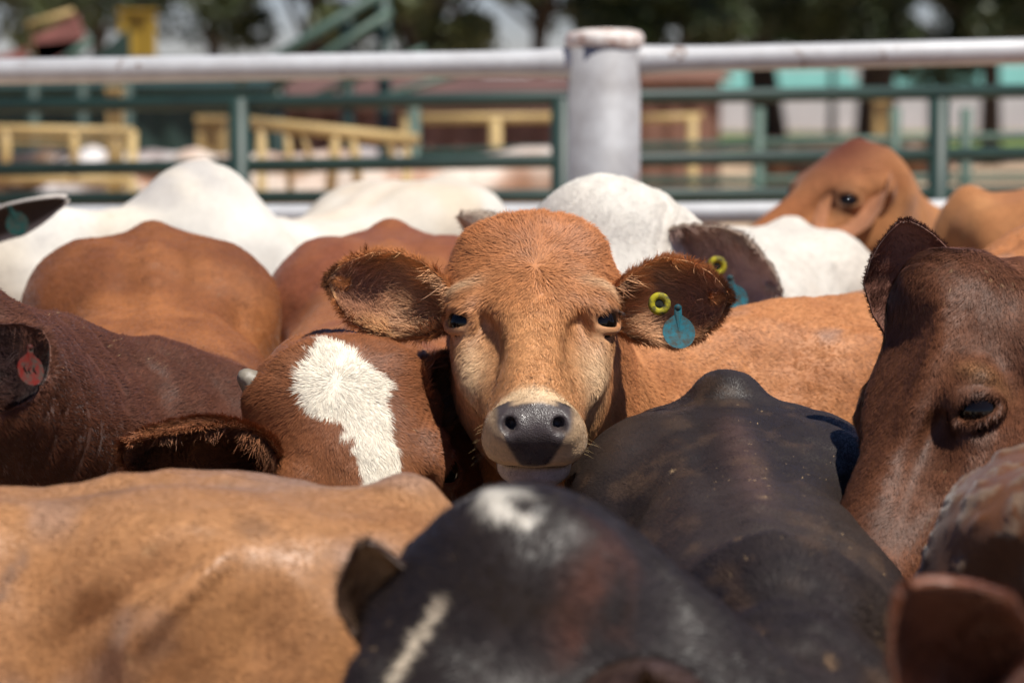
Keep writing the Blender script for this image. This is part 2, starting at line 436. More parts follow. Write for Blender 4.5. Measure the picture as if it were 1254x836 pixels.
CENTER = {}
class Cow:
    """tail: world xy of tail head; front: world xy of withers; heights world z; poll/F/D: head placement in the world"""
    def __init__(s, name, label, seed, tail, front, h_tail, h_with, hw=.2, hump=0, hump_y=None, sag=.03, group='cattle crowded in the pen', depth=.52, e=2.6, hook=0.0, tailed=True):
        s.seed = seed; s.name = name
        tail = np.array(tail, float); front = np.array(front, float); ax = front - tail; s.L = np.linalg.norm(ax)
        rz = math.atan2(-ax[0], ax[1])
        s.root = empty(name, (tail[0], tail[1], 0), rz, label, 'calf' if name == 'calf' else 'cow', group)
        c, n = math.cos(rz), math.sin(rz)
        s.R = np.array([[c, -n, 0], [n, c, 0], [0, 0, 1.0]]); s.o = np.array([tail[0], tail[1], 0.0])
        s.M = np.eye(4); s.M[:3, :3] = s.R; s.M[:3, 3] = s.o
        s.f = Field(); s.h_tail, s.h_with, s.hw, s.depth = h_tail, h_with, hw, depth
        L = s.L; sc = hw / .2; s.sc = sc; s.ears = []; s.extra = []
        h = lambda t: h_tail + (h_with - h_tail) * t
        ts = np.array([-.06, -.03, .04, .14, .26, .40, .58, .76, .90, 1.0, 1.10, 1.15])
        w = np.array([.03, .125, .165, .192, .20, .185, .205, .20, .165, .13, .08, .02]) * sc
        top = np.array([h(0) - .10, h(0) - .045, h(0) - .022, h(.14) - .002, h(.26) + .004, h(.4) - sag * .8, h(.58) - sag, h(.76) - sag * .6, h(.9) - .005, h(1) - .01, h(1) - .07, h(1) - .16])
        bot = np.array([h(0) - .16, h(0) - .3, h(0) - .42, h(0) - .48, h(.26) - depth * .9, h(.4) - depth, h(.58) - depth * 1.08, h(.76) - depth * 1.05, h(.9) - depth, h(1) - depth * .92, h(1) - depth * .75, h(1) - .26])
        mid = top - (top - bot) * np.array([.5, .42, .36, .33, .36, .42, .45, .45, .45, .45, .5, .5])
        s.f.trunk(ts * L, w, top, mid, bot, e)
        f = s.f
        for q in (-1, 1):                                            # hips, thighs, shoulders
            f.ell((q * .125 * sc, .25 * L, h(.25) - .098 - hook), (.065 * sc, .10, .040), k=.08)
            f.ell((q * .075 * sc, .0, h(0) - .085), (.04 * sc, .05, .035), k=.06)
            f.ell((q * .115 * sc, .12 * L, h(0) - .28), (.085 * sc, .17, .23), k=.08)
            f.ell((q * .125 * sc, .90 * L, h(1) - .25), (.065 * sc, .12, .22), k=.08)
            f.chain([(q * .11 * sc, .10 * L, h(0) - .42), (q * .11 * sc, .13 * L, .46), (q * .11 * sc, -.02 * L, .34), (q * .11 * sc, .02 * L, .10), (q * .11 * sc, .05 * L, .03)],
                    [.10, .062, .038, .027, .036], k=.05)
            f.chain([(q * .12 * sc, .90 * L, h(1) - .42), (q * .11 * sc, .88 * L, .40), (q * .11 * sc, .89 * L, .10), (q * .11 * sc, .92 * L, .03)], [.085, .045, .027, .036], k=.05)
        f.ell((0, .0, h(0) - .050), (.034, .06, .026), k=.07)          # tail head
        if tailed: f.chain([(0, -.01, h(0) - .02), (0, -.065, h(0) - .12), (0, -.085, h(0) - .45), (0, -.09, max(h(0) - .8, .25))], [.028, .024, .014, .03], k=.03)
        for i in range(5):                                            # withers ridge
            pass
        f.ell((0, .93 * L, h(1) - .05), (.035, .12, .045), k=.07)
        if hump: f.ell((0, (hump_y or .95) * L, h(1) + .0), (.085 * sc, .15, hump), k=.09)
        s.disp = []
    def B(s, p): return (np.asarray(p, float) - s.o) @ s.R
    def Bd(s, v): return np.asarray(v, float) @ s.R
    def head(s, poll, F, D, hs=1.0, throat=None, crest_r=.055, neck_r=.095, via=None, wide=1.0, poll_bulge=0, jaw=.057, poll_w=.066):
        s.wide = wide; s.hs = hs; s.poll = s.B(poll); F = nrm(s.Bd(F)); D = s.Bd(D); D = nrm(D - F * np.dot(D, F)); S = np.cross(D, F)
        s.HR = np.stack([S, F, D], 1)                                # columns
        f = s.f; L = s.L; H = s.H
        def e(c, r, **kw):
            sub = kw.pop('sub', False); k = kw.pop('k', .03)
            f.ell(H(c), np.array(r) * hs * np.array([wide, 1, 1]), R=s.HR, k=k * hs, sub=sub)
        def cn(a, b, ra, rb, k=.03, **kw): f.cone(H(a), H(b), ra * hs, rb * hs, k=k * hs, **kw)
        # neck
        w = np.array([0, .93 * L, s.h_with - .05]); c0 = np.array([0, 1.0 * L, s.h_with - .26])
        pb = H((0, .03, -.13)); jb = H((0, .09, -.20)); pt = H((0, .035, -.095))
        if via is not None:
            v = s.B(via); f.chain([w, v, pt], [crest_r * 1.1, crest_r, crest_r * .8], k=.06); v2 = v + (0, 0, -.14)
            f.chain([c0, v2, pb], [.15, neck_r * 1.15, neck_r], k=.09)
            f.chain([c0 + (0, 0, -.10), v2 + (0, 0, -.09), jb], [.12, .08, .06], k=.09)
        else:
            f.chain([w, (w + pt) / 2 + (0, 0, .01), pt], [crest_r * 1.2, crest_r, crest_r * .8], k=.06)
            f.chain([c0, (c0 + pb) / 2, pb], [.15, neck_r * 1.15, neck_r], k=.09)
            f.chain([c0 + (0, 0, -.10), (c0 + jb) / 2 + (0, 0, -.03), jb], [.12, .08, .055], k=.09)
        # skull
        e((0, .075, -.085), (.086, .095, .080)); e((0, .115, -.056), (.091, .105, .052)); e((0, .026, -.06), (poll_w, .05, .055), k=.04)
        if poll_bulge: e((0, .02, -.03), (.055, .05, .03 + poll_bulge), k=.05)
        for q in (-1, 1):
            e((q * .074 * wide, .150, -.062), (.027, .045, .036), k=.025)
            cn((q * .040, .20, -.105), (q * .028, .335, -.078), .045, .028, k=.03)
            e((q * .072, .205, -.098), (.020, .055, .022), k=.025)
            e((q * .078, .126, -.046), (.027, .014, .017), k=.014)
            e((q * jaw * wide, .14, -.140), (.038, .09, .075), k=.035)
            cn((q * .052, .10, -.185), (q * .022, .325, -.112), .034, .024, k=.04)
            cn((q * .05, .06, -.075), (q * .094, .07, -.082), .036, .026, k=.03)
        cn((0, .15, -.070), (0, .34, -.050), .058, .036, k=.03)
        for q in (-1, 1): e((q * .060, .220, -.043), (.014, .045, .008), sub=True, k=.03)
        e((0, .372, -.056), (.050, .038, .034), k=.022)
        for q in (-1, 1): e((q * .031, .380, -.052), (.025, .03, .024), k=.016)
        e((0, .382, -.076), (.050, .034, .019), k=.014)
        for q in (-1, 1): e((q * .038, .366, -.078), (.025, .036, .024), k=.018)
        e((0, .374, -.115), (.044, .036, .026), k=.010); e((0, .32, -.115), (.035, .06, .032), k=.03)
        # nostrils, mouth, eye sockets, lids
        for q in (-1, 1):
            f.chain([H((q * .042, .402, -.018)), H((q * .036, .412, -.026)), H((q * .025, .418, -.040))], [.005 * hs, .0105 * hs, .0075 * hs], k=.005, sub=True)
            f.cone(H((q * .034, .410, -.028)), H((q * .028, .385, -.036)), .0105 * hs, .007 * hs, k=.005, sub=True)
        pts = [H((x, .425 - 9 * x * x, -.0915 - 4.0 * x * x)) for x in (-.054, -.036, -.018, 0, .018, .036, .054)]
        f.chain(pts, [.0035 * hs] * 7, k=.004, sub=True)
        s.eyes = []
        for q in (-1, 1):
            c = np.array((q * .081 * wide, .158, -.064)); out = nrm(np.array((q * .72, .32, .56)))
            e(c + out * .018, (.019, .024, .019), sub=True, k=.012)
            s.eyes.append((H(c + out * .0035), .0225 * hs))
            up = nrm(np.array((0, -.6, .8)) - out * np.dot((0, -.6, .8), out)); lat = np.cross(out, up)
            arc = [(math.cos(a) * lat * .0270 + math.sin(a) * up * .0155 + out * (.0205 - .0105 * abs(math.cos(a)) ** 2)) for a in np.linspace(-.08, math.pi + .08, 10)]
            f.chain([H(c + p) for p in arc], [r_ * hs for r_ in (.0034, .0042, .0050, .0056, .0058, .0058, .0056, .0050, .0042, .0034)], k=.007)
            arc = [(math.cos(a) * lat * .0270 - math.sin(a) * up * .0140 + out * (.0185 - .0095 * abs(math.cos(a)) ** 2)) for a in np.linspace(0, math.pi, 10)]
            f.chain([H(c + p) for p in arc], [.0042 * hs] * 10, k=.007)
        return s
    def H(s, p): return s.poll + (np.asarray(p, float) * s.hs) @ s.HR.T
    def hc(s, P): return ((P - s.poll) @ s.HR) / s.hs
    def ear(s, side, tipw, Nw, width=.115, basep=None, **kw):
        b = s.H(basep if basep is not None else (side * .088, .068, -.080)); s.ears.append(ear_mesh(b, s.B(tipw), s.Bd(Nw), width * s.hs, seed=s.seed + side, **kw)); return s.ears[-1]
    def horn(s, p, d, r=.017, l=.03):
        a = s.H(p); b = a + nrm(d @ s.HR.T if len(d) == 3 else d) * l * s.hs
        f = Field(); f.cone(a, b, r * s.hs, r * .75 * s.hs, k=.01); V, F = f.mesh(.004)
        mk('horn', V + 0.0015 * vnoise(V, 90, 3)[:, None], F, HORN, s.root)
    def finish(s, color, coarse=.016, fine=None, flo=None, fhi=None, fur=None, mat='coat', rough=.6, spec=.35, sheen=.1, detail=None, smooth=1, eyes=True, wet=None):
        t = time.time()
        if fine is not None and flo is None:
            lo = s.poll; pts = np.array([s.H((x, y, z)) for x in (-.1, .1) for y in (-.01, .42) for z in (-.2, .0)]); flo, fhi = pts.min(0), pts.max(0)
        V, F = s.f.mesh(coarse, fine, flo, fhi)
        V = laplace(V, F, smooth, .5)
        N = vnormals(V, F)
        d = .006 * fbm(V, 7, s.seed) + .0012 * fbm(V, 40, s.seed + 3, 2)
        hd = s.hc(V); hm = sstep(-.02, .06, hd[:, 1]) * (np.abs(hd[:, 0]) < .2) * (hd[:, 2] > -.28) if hasattr(s, 'hs') else np.zeros(len(V))
        d = d * (1 - .75 * hm)
        # folds of loose skin: ribs and neck
        y = V[:, 1] / s.L
        rib = (1 - hm) * sstep(.42, .5, y) * (1 - sstep(.82, .9, y)) * sstep(.0, .12, s.h_with - V[:, 2])
        d = d + .0035 * rib * np.sin(V[:, 1] * 75 + 2 * vnoise(V, 5, s.seed)) * (np.abs(V[:, 0]) > .04)
        ax_ = np.abs(V[:, 0]) / s.sc; zt = V[:, 2] - (s.h_tail + (s.h_with - s.h_tail) * y)
        Q = np.stack([ax_, V[:, 1] / s.L, zt], 1)
        d = d + getattr(s, 'anat', 1) * (1 - hm) * (-.014 * gauss(Q, (.15, .42, -.07), (.05, .09, .06)) + .003 * gauss(Q, (.15, .26, -.03), (.035, .05, .03)) - .012 * np.exp(-((ax_ - .165 - .03 * np.clip(-zt - .08, 0, .3)) / .013) ** 2) * sstep(.08, .16, y) * sstep(.40, .32, y) * sstep(-.07, -.13, zt) + .003 * np.exp(-(V[:, 0] / .016) ** 2) * (1 + .6 * np.sin(V[:, 1] * 110)) * sstep(.1, .2, y) * sstep(1.0, .9, y) * (zt > -.1)
             - .004 * np.exp(-((ax_ - .045) / .02) ** 2) * sstep(.1, .25, y) * sstep(.8, .6, y) * (zt > -.1) - .004 * gauss(Q, (.07, .10, -.03), (.03, .07, .05)))
        nk = (1 - hm) * sstep(1.0, 1.1, y)
        d = d - .004 * nk * np.maximum(0, 1 - np.abs(fbm(V * np.array([.5, 1, .35]), 20, s.seed + 8, 2)) * 3)
        if detail: d = d + detail(V, N, hd)
        V = V + N * d[:, None]; N = vnormals(V, F)
        reg = np.zeros(len(V)); tt = np.zeros(len(V)); aa = np.zeros(len(V))
        Vs, Fs, Rs, Ts, As = [V], [F], [reg], [tt], [aa]; off = len(V)
        for e in s.ears:
            Vs.append(e.V); Fs.append(e.F + off); Rs.append(1 + e.inner); Ts.append(e.t); As.append(e.a); off += len(e.V)
        V, F, reg, tt, aa = np.concatenate(Vs), np.concatenate(Fs), np.concatenate(Rs), np.concatenate(Ts), np.concatenate(As)
        N = vnormals(V, F)
        body_c = color(V, s.hc(V) if hasattr(s, 'hs') else V * 0 + 9, reg, tt, aa)
        mk('body', V, F, hide_mat(mat, rough, spec, sheen), s.root, np.clip(body_c, 0, 1), wet=wet(s.hc(V)) * (reg < .5) if wet else None)
        if eyes and hasattr(s, 'eyes'):
            for c, r in s.eyes:
                v, fc = uv_ball(c, r); mk('eye', v, fc, EYE, s.root)
        s.V, s.F, s.N, s.reg = V, F, N, reg
        if fur:
            nb = len(Vs[0]); fb = (F < nb).all(1)
            nofur = fur.get('mask', lambda P, h: np.ones(len(P)))
            dens = lambda P: fur['density'] * nofur(P, s.hc(P)) * fur.get('dmap', lambda P, h: 1.0)(P, s.hc(P))
            ln = lambda P: fur['length'](P, s.hc(P)) if callable(fur['length']) else np.full(len(P), fur['length'])
            def col(P):
                k = len(P); z = np.zeros(k); return color(P, s.hc(P), z, z, z)
            whorl = fur.get('whorl', (0, .09, -.01))
            def flow(P, NN):
                h = s.hc(P); back = np.array([0, -1.0, -.35]) + np.zeros((len(P), 3))
                hl = h - np.asarray(whorl); hl[:, 1] *= 1.0
                hv = nrm(hl + np.array([0, 0, -.02])) @ s.HR.T
                m = (sstep(-.10, .04, h[:, 1]) * (np.linalg.norm(h - np.array([0, .18, -.1]), axis=1) < .34))[:, None]
                return nrm(back * (1 - m) + hv * m + 1e-6)
            acc = []
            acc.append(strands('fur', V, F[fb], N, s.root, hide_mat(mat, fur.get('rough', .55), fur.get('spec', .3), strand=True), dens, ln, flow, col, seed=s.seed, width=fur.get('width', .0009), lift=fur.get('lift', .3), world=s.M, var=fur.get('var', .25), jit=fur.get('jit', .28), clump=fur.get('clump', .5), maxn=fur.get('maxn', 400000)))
            off = nb
            for i, e in enumerate(s.ears):
                ne = len(e.V); m0 = ne // 2
                eL = fur.get('ear_len', .02)
                for inner in (True, False):
                    sel = e.inner[e.F].mean(1) > .6 if inner else e.inner[e.F].mean(1) < .6
                    FF = e.F[sel]
                    N2 = vnormals(e.V, e.F)
                    ctr = (e.V - e.base)
                    def flow2(P, NN, e=e, inner=inner):
                        r = P - e.base; u = (r @ e.S); t_ = (r @ e.T) / e.L
                        if inner:                                    # long hairs from the rims across the opening
                            return e.T * 1.0 + np.outer(-np.sign(u) * .8 * (1 - t_), e.S)
                        return e.T * 1.0 + np.outer(u / (e.width * .5) * 1.1, e.S)
                    def dens2(P, e=e, inner=inner):
                        r = P - e.base; u = np.abs(r @ e.S) / (e.width * .5); t_ = (r @ e.T) / e.L
                        return fur.get('ear_density', 2.5e5) * (np.where(t_ < .45, 1.0, sstep(.3, .75, u) + .15) if inner else 1.0)
                    def len2(P, e=e, inner=inner):
                        r = P - e.base; u = np.abs(r @ e.S) / (e.width * .5); t_ = (r @ e.T) / e.L
                        return eL * np.where(t_ > .9, .45, (1.5 - 1.0 * t_) if inner else .62 + .0 * t_) * np.ones(len(P))
                    def col2(P, e=e, inner=inner):
                        k = len(P); r = P - e.base; z = np.full(k, 2.0 if inner else 1.0); c = color(P, s.hc(P), z, np.clip((r @ e.T) / e.L, 0, 1), np.clip((r @ e.S) / (e.width * .5), -1, 1))
                        return c * 1.15 if inner else c
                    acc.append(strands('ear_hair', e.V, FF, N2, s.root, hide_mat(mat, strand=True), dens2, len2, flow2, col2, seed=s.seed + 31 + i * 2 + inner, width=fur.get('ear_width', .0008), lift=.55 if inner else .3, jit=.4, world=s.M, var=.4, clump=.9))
                rimf = np.abs(e.inner[e.F].mean(1) - .5) < .1
                def flow3(P, NN, e=e): return e.T * .5 + np.outer((P - e.base) @ e.S / (e.width * .5), e.S) * .9 + e.N * .15
                def col3(P, e=e):
                    k = len(P); r = P - e.base; return color(P, s.hc(P), np.ones(k), np.clip((r @ e.T) / e.L, 0, 1), np.clip((r @ e.S) / (e.width * .5), -1, 1)) * 1.1
                RF = e.F[rimf]
                if fur.get('ear_density', 2.5e5):
                    Nr = nrm(np.where(np.ones((len(e.V), 1)) > 0, np.outer((e.V - e.base) @ e.S / (e.width * .5), e.S) * .35 + e.N * .9, 0))
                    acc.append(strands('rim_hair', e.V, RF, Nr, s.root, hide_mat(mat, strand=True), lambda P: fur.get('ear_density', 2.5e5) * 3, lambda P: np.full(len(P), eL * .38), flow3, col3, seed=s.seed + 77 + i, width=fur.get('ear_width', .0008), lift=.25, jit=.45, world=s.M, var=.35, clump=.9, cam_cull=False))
                off += ne
            acc = [q for q in acc if q is not None]
            if acc:
                o_ = np.cumsum([0] + [len(q[0]) for q in acc[:-1]])
                mk('fur', np.concatenate([q[0] for q in acc]), np.concatenate([q[1] + k for q, k in zip(acc, o_)]), hide_mat(mat, fur.get('rough', .55), fur.get('spec', .3), strand=True), s.root, np.concatenate([q[2] for q in acc]))
        print('COW', s.name, len(V), 'verts %.1fs' % (time.time() - t))
        return s

def lin(r, g, b):
    f = lambda c: (c / 255 / 12.92) if c / 255 <= .04045 else ((c / 255 + .055) / 1.055) ** 2.4
    return np.array([f(r), f(g), f(b)])

def want(k): return True

# ------------------------------------------------------------------ the setting
def tube_path(pts, rs, n=14):
    pts = [np.asarray(p, float) for p in pts]; V = []; F = []
    if not hasattr(rs, '__len__'): rs = [rs] * len(pts)
    d0 = nrm(pts[-1] - pts[0]); up = np.array([0, 0, 1.0]) if abs(d0[2]) < .9 else np.array([0, 1.0, 0])
    for k, p in enumerate(pts):
        d = nrm(pts[min(k + 1, len(pts) - 1)] - pts[max(k - 1, 0)]); a = nrm(np.cross(d, up)); b = np.cross(a, d)
        for i in range(n):
            u = 2 * math.pi * i / n; V.append(p + (a * math.cos(u) + b * math.sin(u)) * rs[k])
    for k in range(len(pts) - 1):
        for i in range(n): F.append((k * n + i, k * n + (i + 1) % n, (k + 1) * n + (i + 1) % n, (k + 1) * n + i))
    c0, c1 = len(V), len(V) + 1; V += [pts[0], pts[-1]]
    for i in range(n):
        F.append(((i + 1) % n, i, c0, c0)); e = (len(pts) - 1) * n; F.append((e + i, e + (i + 1) % n, c1, c1))
    return V, F
def mesh_py(name, V, F, mat, parent=None, smooth=False):
    me = bpy.data.meshes.new(name); me.from_pydata([tuple(map(float, v)) for v in V], [], [tuple(dict.fromkeys(f)) for f in F]); me.update()
    if smooth: me.shade_smooth()
    me.materials.append(mat); o = bpy.data.objects.new(name, me); scene.collection.objects.link(o); o.parent = parent; return o
def tube(name, pts, r, mat, parent=None, n=14): 
    V, F = tube_path(pts, r, n); return mesh_py(name, V, F, mat, parent, True)
def box(name, a, b, mat, parent=None, rot=None, bev=.006):
    a = np.minimum(a, b).astype(float); b_ = np.maximum(a, b).astype(float)
    import bmesh
    bm = bmesh.new(); bmesh.ops.create_cube(bm, size=1)
    c = (a + b_) / 2; s = b_ - a
    for v in bm.verts: v.co = Vector(np.array(v.co) * s)
    if bev: bmesh.ops.bevel(bm, geom=bm.edges[:], offset=min(bev, s.min() * .3), segments=2, affect='EDGES')
    if rot is not None: bmesh.ops.rotate(bm, verts=bm.verts, cent=(0, 0, 0), matrix=Matrix.Rotation(rot[0], 3, rot[1]))
    for v in bm.verts: v.co += Vector(c)
    me = bpy.data.meshes.new(name); bm.to_mesh(me); bm.free(); me.materials.append(mat)
    o = bpy.data.objects.new(name, me); scene.collection.objects.link(o); o.parent = parent; return o
def sheet(name, corners, thick, mat, parent=None, wave=.0, nw=0):
    """a thick panel from four corners (bottom-left, bottom-right, top-right, top-left), optionally corrugated"""
    c = [np.asarray(p, float) for p in corners]; n = nrm(np.cross(c[1] - c[0], c[3] - c[0])); k = max(nw * 6, 1); V = []; F = []
    for s_ in (0, 1):
        for i in range(k + 1):
            u = i / k; o = n * (wave * math.sin(u * nw * 2 * math.pi) - thick * s_)
            V += [c[0] * (1 - u) + c[1] * u + o, c[3] * (1 - u) + c[2] * u + o]
    m = 2 * (k + 1)
    for i in range(k):
        a = 2 * i; F += [(a, a + 2, a + 3, a + 1), (m + a + 1, m + a + 3, m + a + 2, m + a), (a, m + a, m + a + 2, a + 2), (a + 1, a + 3, m + a + 3, m + a + 1)]
    F += [(0, 1, m + 1, m), (2 * k, m + 2 * k, m + 2 * k + 1, 2 * k + 1)]
    return mesh_py(name, V, F, mat, parent)

# ground, grass
def ground_mat(name, c1, c2, sc, rough=.95):
    M = Nodes(name); f = M.noise(sc, 8, .6); M.l(M.ramp(f, c1, c2, .35, .65), M.b.inputs['Base Color']); M.b.inputs['Roughness'].default_value = rough
    M.bump(M.noise(sc * 15, 4), .6, .02); return M.m
g = mk('ground', np.array([(-500, -30, 0), (500, -30, 0), (500, 1200, 0), (-500, 1200, 0)], float), np.array([(0, 1, 2, 3)]), ground_mat('sandy_soil', (.40, .27, .17), (.54, .40, .27), .8))
g['kind'] = 'structure'
g = mk('grass_verge', np.array([(4, 70, .02), (60, 70, .02), (60, 96, .02), (4, 96, .02)], float), np.array([(0, 1, 2, 3)]), ground_mat('grass', (.09, .15, .03), (.18, .24, .05), .5))
g['kind'] = 'structure'

GALV = paint('galvanised_steel', (.36, .36, .375), .6, .45, metal=.0, scale=9, c2=(.23, .22, .225), rust=7)
SILVER = paint('silver_paint', (.52, .53, .545), .42, .25, metal=.0, scale=14, c2=(.44, .44, .45), rust=12)
GREEN = paint('green_paint', (.015, .044, .036), .5, .3, scale=6, c2=(.011, .031, .026))
GREEN_L = paint('faded_green_paint', (.07, .13, .10), .55, .3, scale=5)
YEL = paint('yellow_paint', (.52, .37, .15), .6, .3, scale=5, c2=(.38, .27, .12))
YEL2 = paint('ochre_paint', (.46, .29, .03), .55, .2, scale=5)
RUST = paint('rust_red_sheet', (.15, .075, .058), .7, .4, scale=3)
RED = paint('faded_red_paint', (.33, .13, .11), .7, .3, scale=4)
WHITEW = paint('white_wall', (.55, .55, .57), .8, .15, scale=1)
TEAL = paint('teal_sheet', (.16, .38, .33), .6, .25, scale=1.2)
DKG = paint('dark_green_sheet', (.02, .05, .04), .6, .3, scale=3)
WOOD = paint('timber', (.22, .15, .10), .8, .3, scale=6)

# white pipe fence
FD = 7.0
f1 = empty('pipe_fence', (W(740, 75, FD)[0], FD, 0), 0, 'white painted steel pipe fence with a thick round post, right behind the herd', 'fence')
def rel(o, p): return np.asarray(p, float) - np.array(o.location)
px = 0.0; ptop = ZH(42, FD)
V, F = tube_path([(px, 0, 0), (px, 0, ptop - .014)], .089, 40); mesh_py('post', V, F, GALV, f1, True)
def cap_mesh():
    V = []; F = []; rings = [(.0925, -.032), (.0965, -.020), (.0965, -.006), (.088, .004), (.06, .009), (.0, .0105)]; n = 40
    for r, z in rings:
        for i in range(n):
            u = 2 * math.pi * i / n; V.append((r * math.cos(u), r * math.sin(u), ptop + z + .0022 * math.sin(3 * u + 1) + .0015 * math.sin(8 * u)))
    for k in range(len(rings) - 1):
        for i in range(n): F.append((k * n + i, k * n + (i + 1) % n, (k + 1) * n + (i + 1) % n, (k + 1) * n + i))
    return V, F
V, F = cap_mesh(); CAPM = paint('cap_paint', (.82, .79, .75), .5, .3, scale=30, c2=(.45, .28, .22)); mesh_py('post_cap', V, F, CAPM, f1, True)
for sgn, zz in ((-1, 0), (1, 0)):
    tube('post', [(2.65 * sgn, 0, 0), (2.65 * sgn, 0, ptop - .02)], .06, GALV, f1, 20)
def rail(side, pyi, pyo, r, flare=True, pxo=None):
    p0 = rel(f1, W(740 + side * 44, pyi, FD)); pxo = pxo if pxo is not None else (0 if side < 0 else 1254)
    p1 = rel(f1, W(pxo, pyo, FD)); d = p1 - p0; p0[1] = p1[1] = 0; d[1] = 0
    p2 = p0 + d * (2.6 / abs(d[0]))
    pts = [p0 - nrm(d) * .03, p0, p0 + nrm(d) * .03, p0 + nrm(d) * .09, p0 + nrm(d) * .18, p0 + nrm(d) * .5, p2]
    rs = [r * 1.22, r * 1.2, r * 1.12, r * 1.05, r, r, r] if flare else r
    tube('rail', pts, rs, SILVER, f1, 24)
rail(-1, 77, 88, .0315); rail(1, 74, 63, .0315)
for py in (262, 262 + 190, 262 + 380): rail(-1, py, py + 3, .026, False); rail(1, py, py - 6, .026, False)

# green cattle-pen fences
def pipe_fence(label, y, x0, x1, rails, posts, mat, rr, pr, ztop, grp=None, pname='green_fence'):
    f = empty(pname, (x0, y, 0), 0, label, 'fence', grp)
    for (za, zb) in rails: tube('rail', [(0, 0, za), (x1 - x0, 0, zb)], rr, mat, f)
    for x in posts: tube('post', [(x - x0, .0, 0), (x - x0, .0, ztop)], pr, mat, f)
    return f
d = 9.6; X = lambda px, d: W(px, 0, d)[0]
def zr(pyl, pyr, d, x0=-200, x1=1500): return (ZH(pyl, d), ZH(pyr, d))
pipe_fence('dark green pipe fence directly behind the white pipe fence', d, X(-250, d), X(1500, d), [zr(134, 108, d), zr(212, 184, d), zr(246, 234, d), (.62, .66), (.35, .4)],
           [X(-140, d), X(292, d), X(688, d), X(1152, d), X(1490, d)], GREEN, .024, .036, ZH(128, d) + .02)
d = 14.0
pipe_fence('pale green thin rail fence in the second row, behind the dark green one', d, X(505, d), X(1500, d), [(ZH(188, d), ZH(160, d)), (ZH(225, d), ZH(215, d)), (ZH(250, d), ZH(246, d))],
           [X(507, d), X(930, d), X(1098, d), X(1185, d), X(1490, d)], GREEN_L, .022, .03, ZH(132, d))

# yellow cattle-crush frames
def ybars(name, label, d, bars, mat=YEL, cat='gate', grp=None):
    x, y = bars[0][0], d
    o = empty(name, (X(bars[0][0], d), d, 0), 0, label, cat, grp)
    for (xa, ya, xb, yb, w, nm) in bars:
        r = w * .5 * d / FPX; tube(nm, [rel(o, W(xa, ya, d)), rel(o, W(xb, yb, d))], r, mat, o, 10)
    return o
def to_ground(d): return 110 + 1.45 * FPX / d
G1 = 'yellow steel frames of the cattle race'
ybars('yard_gate', 'long yellow steel gate with short uprights at the far left', 13, [(-60, 158, 163, 162, 13, 'rail'), (-60, 216, 163, 222, 12, 'rail'), (-60, 172, 163, 176, 6, 'rail'), (8, 158, 6, 222, 13, 'upright'), (92, 158, 90, 222, 12, 'upright'), (142, 162, 142, 222, 8, 'upright'), (162, 160, 162, to_ground(13), 12, 'post'), (-50, 160, -50, to_ground(13), 12, 'post')], grp=G1)
ybars('yard_gate', 'yellow ladder-like steel gate sloping down to the right, behind the green post', 12, [(303, 150, 513, 172, 16, 'rail'), (303, 206, 385, 206, 14, 'rail'), (370, 160, 382, 206, 8, 'upright'), (352, 158, 356, 240, 9, 'upright'), (404, 240, 412, 163, 13, 'upright'), (432, 164, 440, 240, 12, 'upright'), (478, 168, 482, 210, 10, 'upright'), (320, 150, 322, to_ground(12), 12, 'post'), (498, 172, 498, to_ground(12), 11, 'post')], grp=G1)
ybars('steel_gateway', 'square-topped yellow frame standing against the rusty shed wall', 16, [(492, 146, 690, 144, 12, 'beam'), (500, 146, 500, to_ground(16), 17, 'post'), (607, 146, 607, to_ground(16), 15, 'post'), (780, 146, 860, 143, 10, 'beam'), (848, 143, 848, to_ground(16), 13, 'post')], grp=G1)
def ycol(label, pxl, pxr, pyt, d, mat, pyb=None):
    o = empty('steel_column', ((X(pxl, d) + X(pxr, d)) / 2, d, 0), 0, label, 'column', 'yellow steel columns by the crush'); w = (X(pxr, d) - X(pxl, d)) / 2; t = ZH(pyt, d)
    box('web', (-w * .5, -.02, 0), (w * .5, .02, t - .03), mat, o); box('flange', (-w, -.05, 0), (-w * .5, .05, t - .03), mat, o); box('flange', (w * .5, -.05, 0), (w, .05, t - .03), mat, o); box('cap_plate', (-w * 1.1, -.07, t - .03), (w * 1.1, .07, t), mat, o)
ycol('ochre yellow square column rising above the white top rail', 146, 190, 12, 23, YEL2)
ycol('pale yellow column beside the dark green sheet wall', 240, 276, 142, 15, YEL)
ycol('slim yellow column under the left part of the top rail', 130, 149, 106, 14, YEL)
ycol('slim yellow column beside the dark tree trunk on the right', 1071, 1090, 122, 22, YEL)

# sheds and machinery
def P4(x0, yb, x1, yt, d): return [W(x0, yb, d), W(x1, yb, d), W(x1, yt, d), W(x0, yt, d)]
def panel_building(name, label, x0, x1, pyt, d, mat, depth, cat='shed', roofmat=None):
    o = empty(name, ((X(x0, d) + X(x1, d)) / 2, d, 0), 0, label, cat); w = (X(x1, d) - X(x0, d)) / 2; t = ZH(pyt, d); nw = int(w / .1)
    sheet('wall', [(-w, 0, 0), (w, 0, 0), (w, 0, t), (-w, 0, t)], .02, mat, o, .018, nw)
    sheet('wall', [(w, .03, 0), (w, depth, 0), (w, depth, t), (w, .03, t)], .02, mat, o, .018, 10)
    sheet('wall', [(-w, depth, 0), (-w, .03, 0), (-w, .03, t), (-w, depth, t)], .02, mat, o, .018, 10)
    sheet('wall', [(w - .03, depth, 0), (-w + .03, depth, 0), (-w + .03, depth, t), (w - .03, depth, t)], .02, mat, o, .018, nw)
    sheet('roof', [(-w - .1, -.1, t + .03), (w + .1, -.1, t + .03), (w + .1, depth + .1, t + .25), (-w - .1, depth + .1, t + .25)], .03, roofmat or mat, o)
    return o
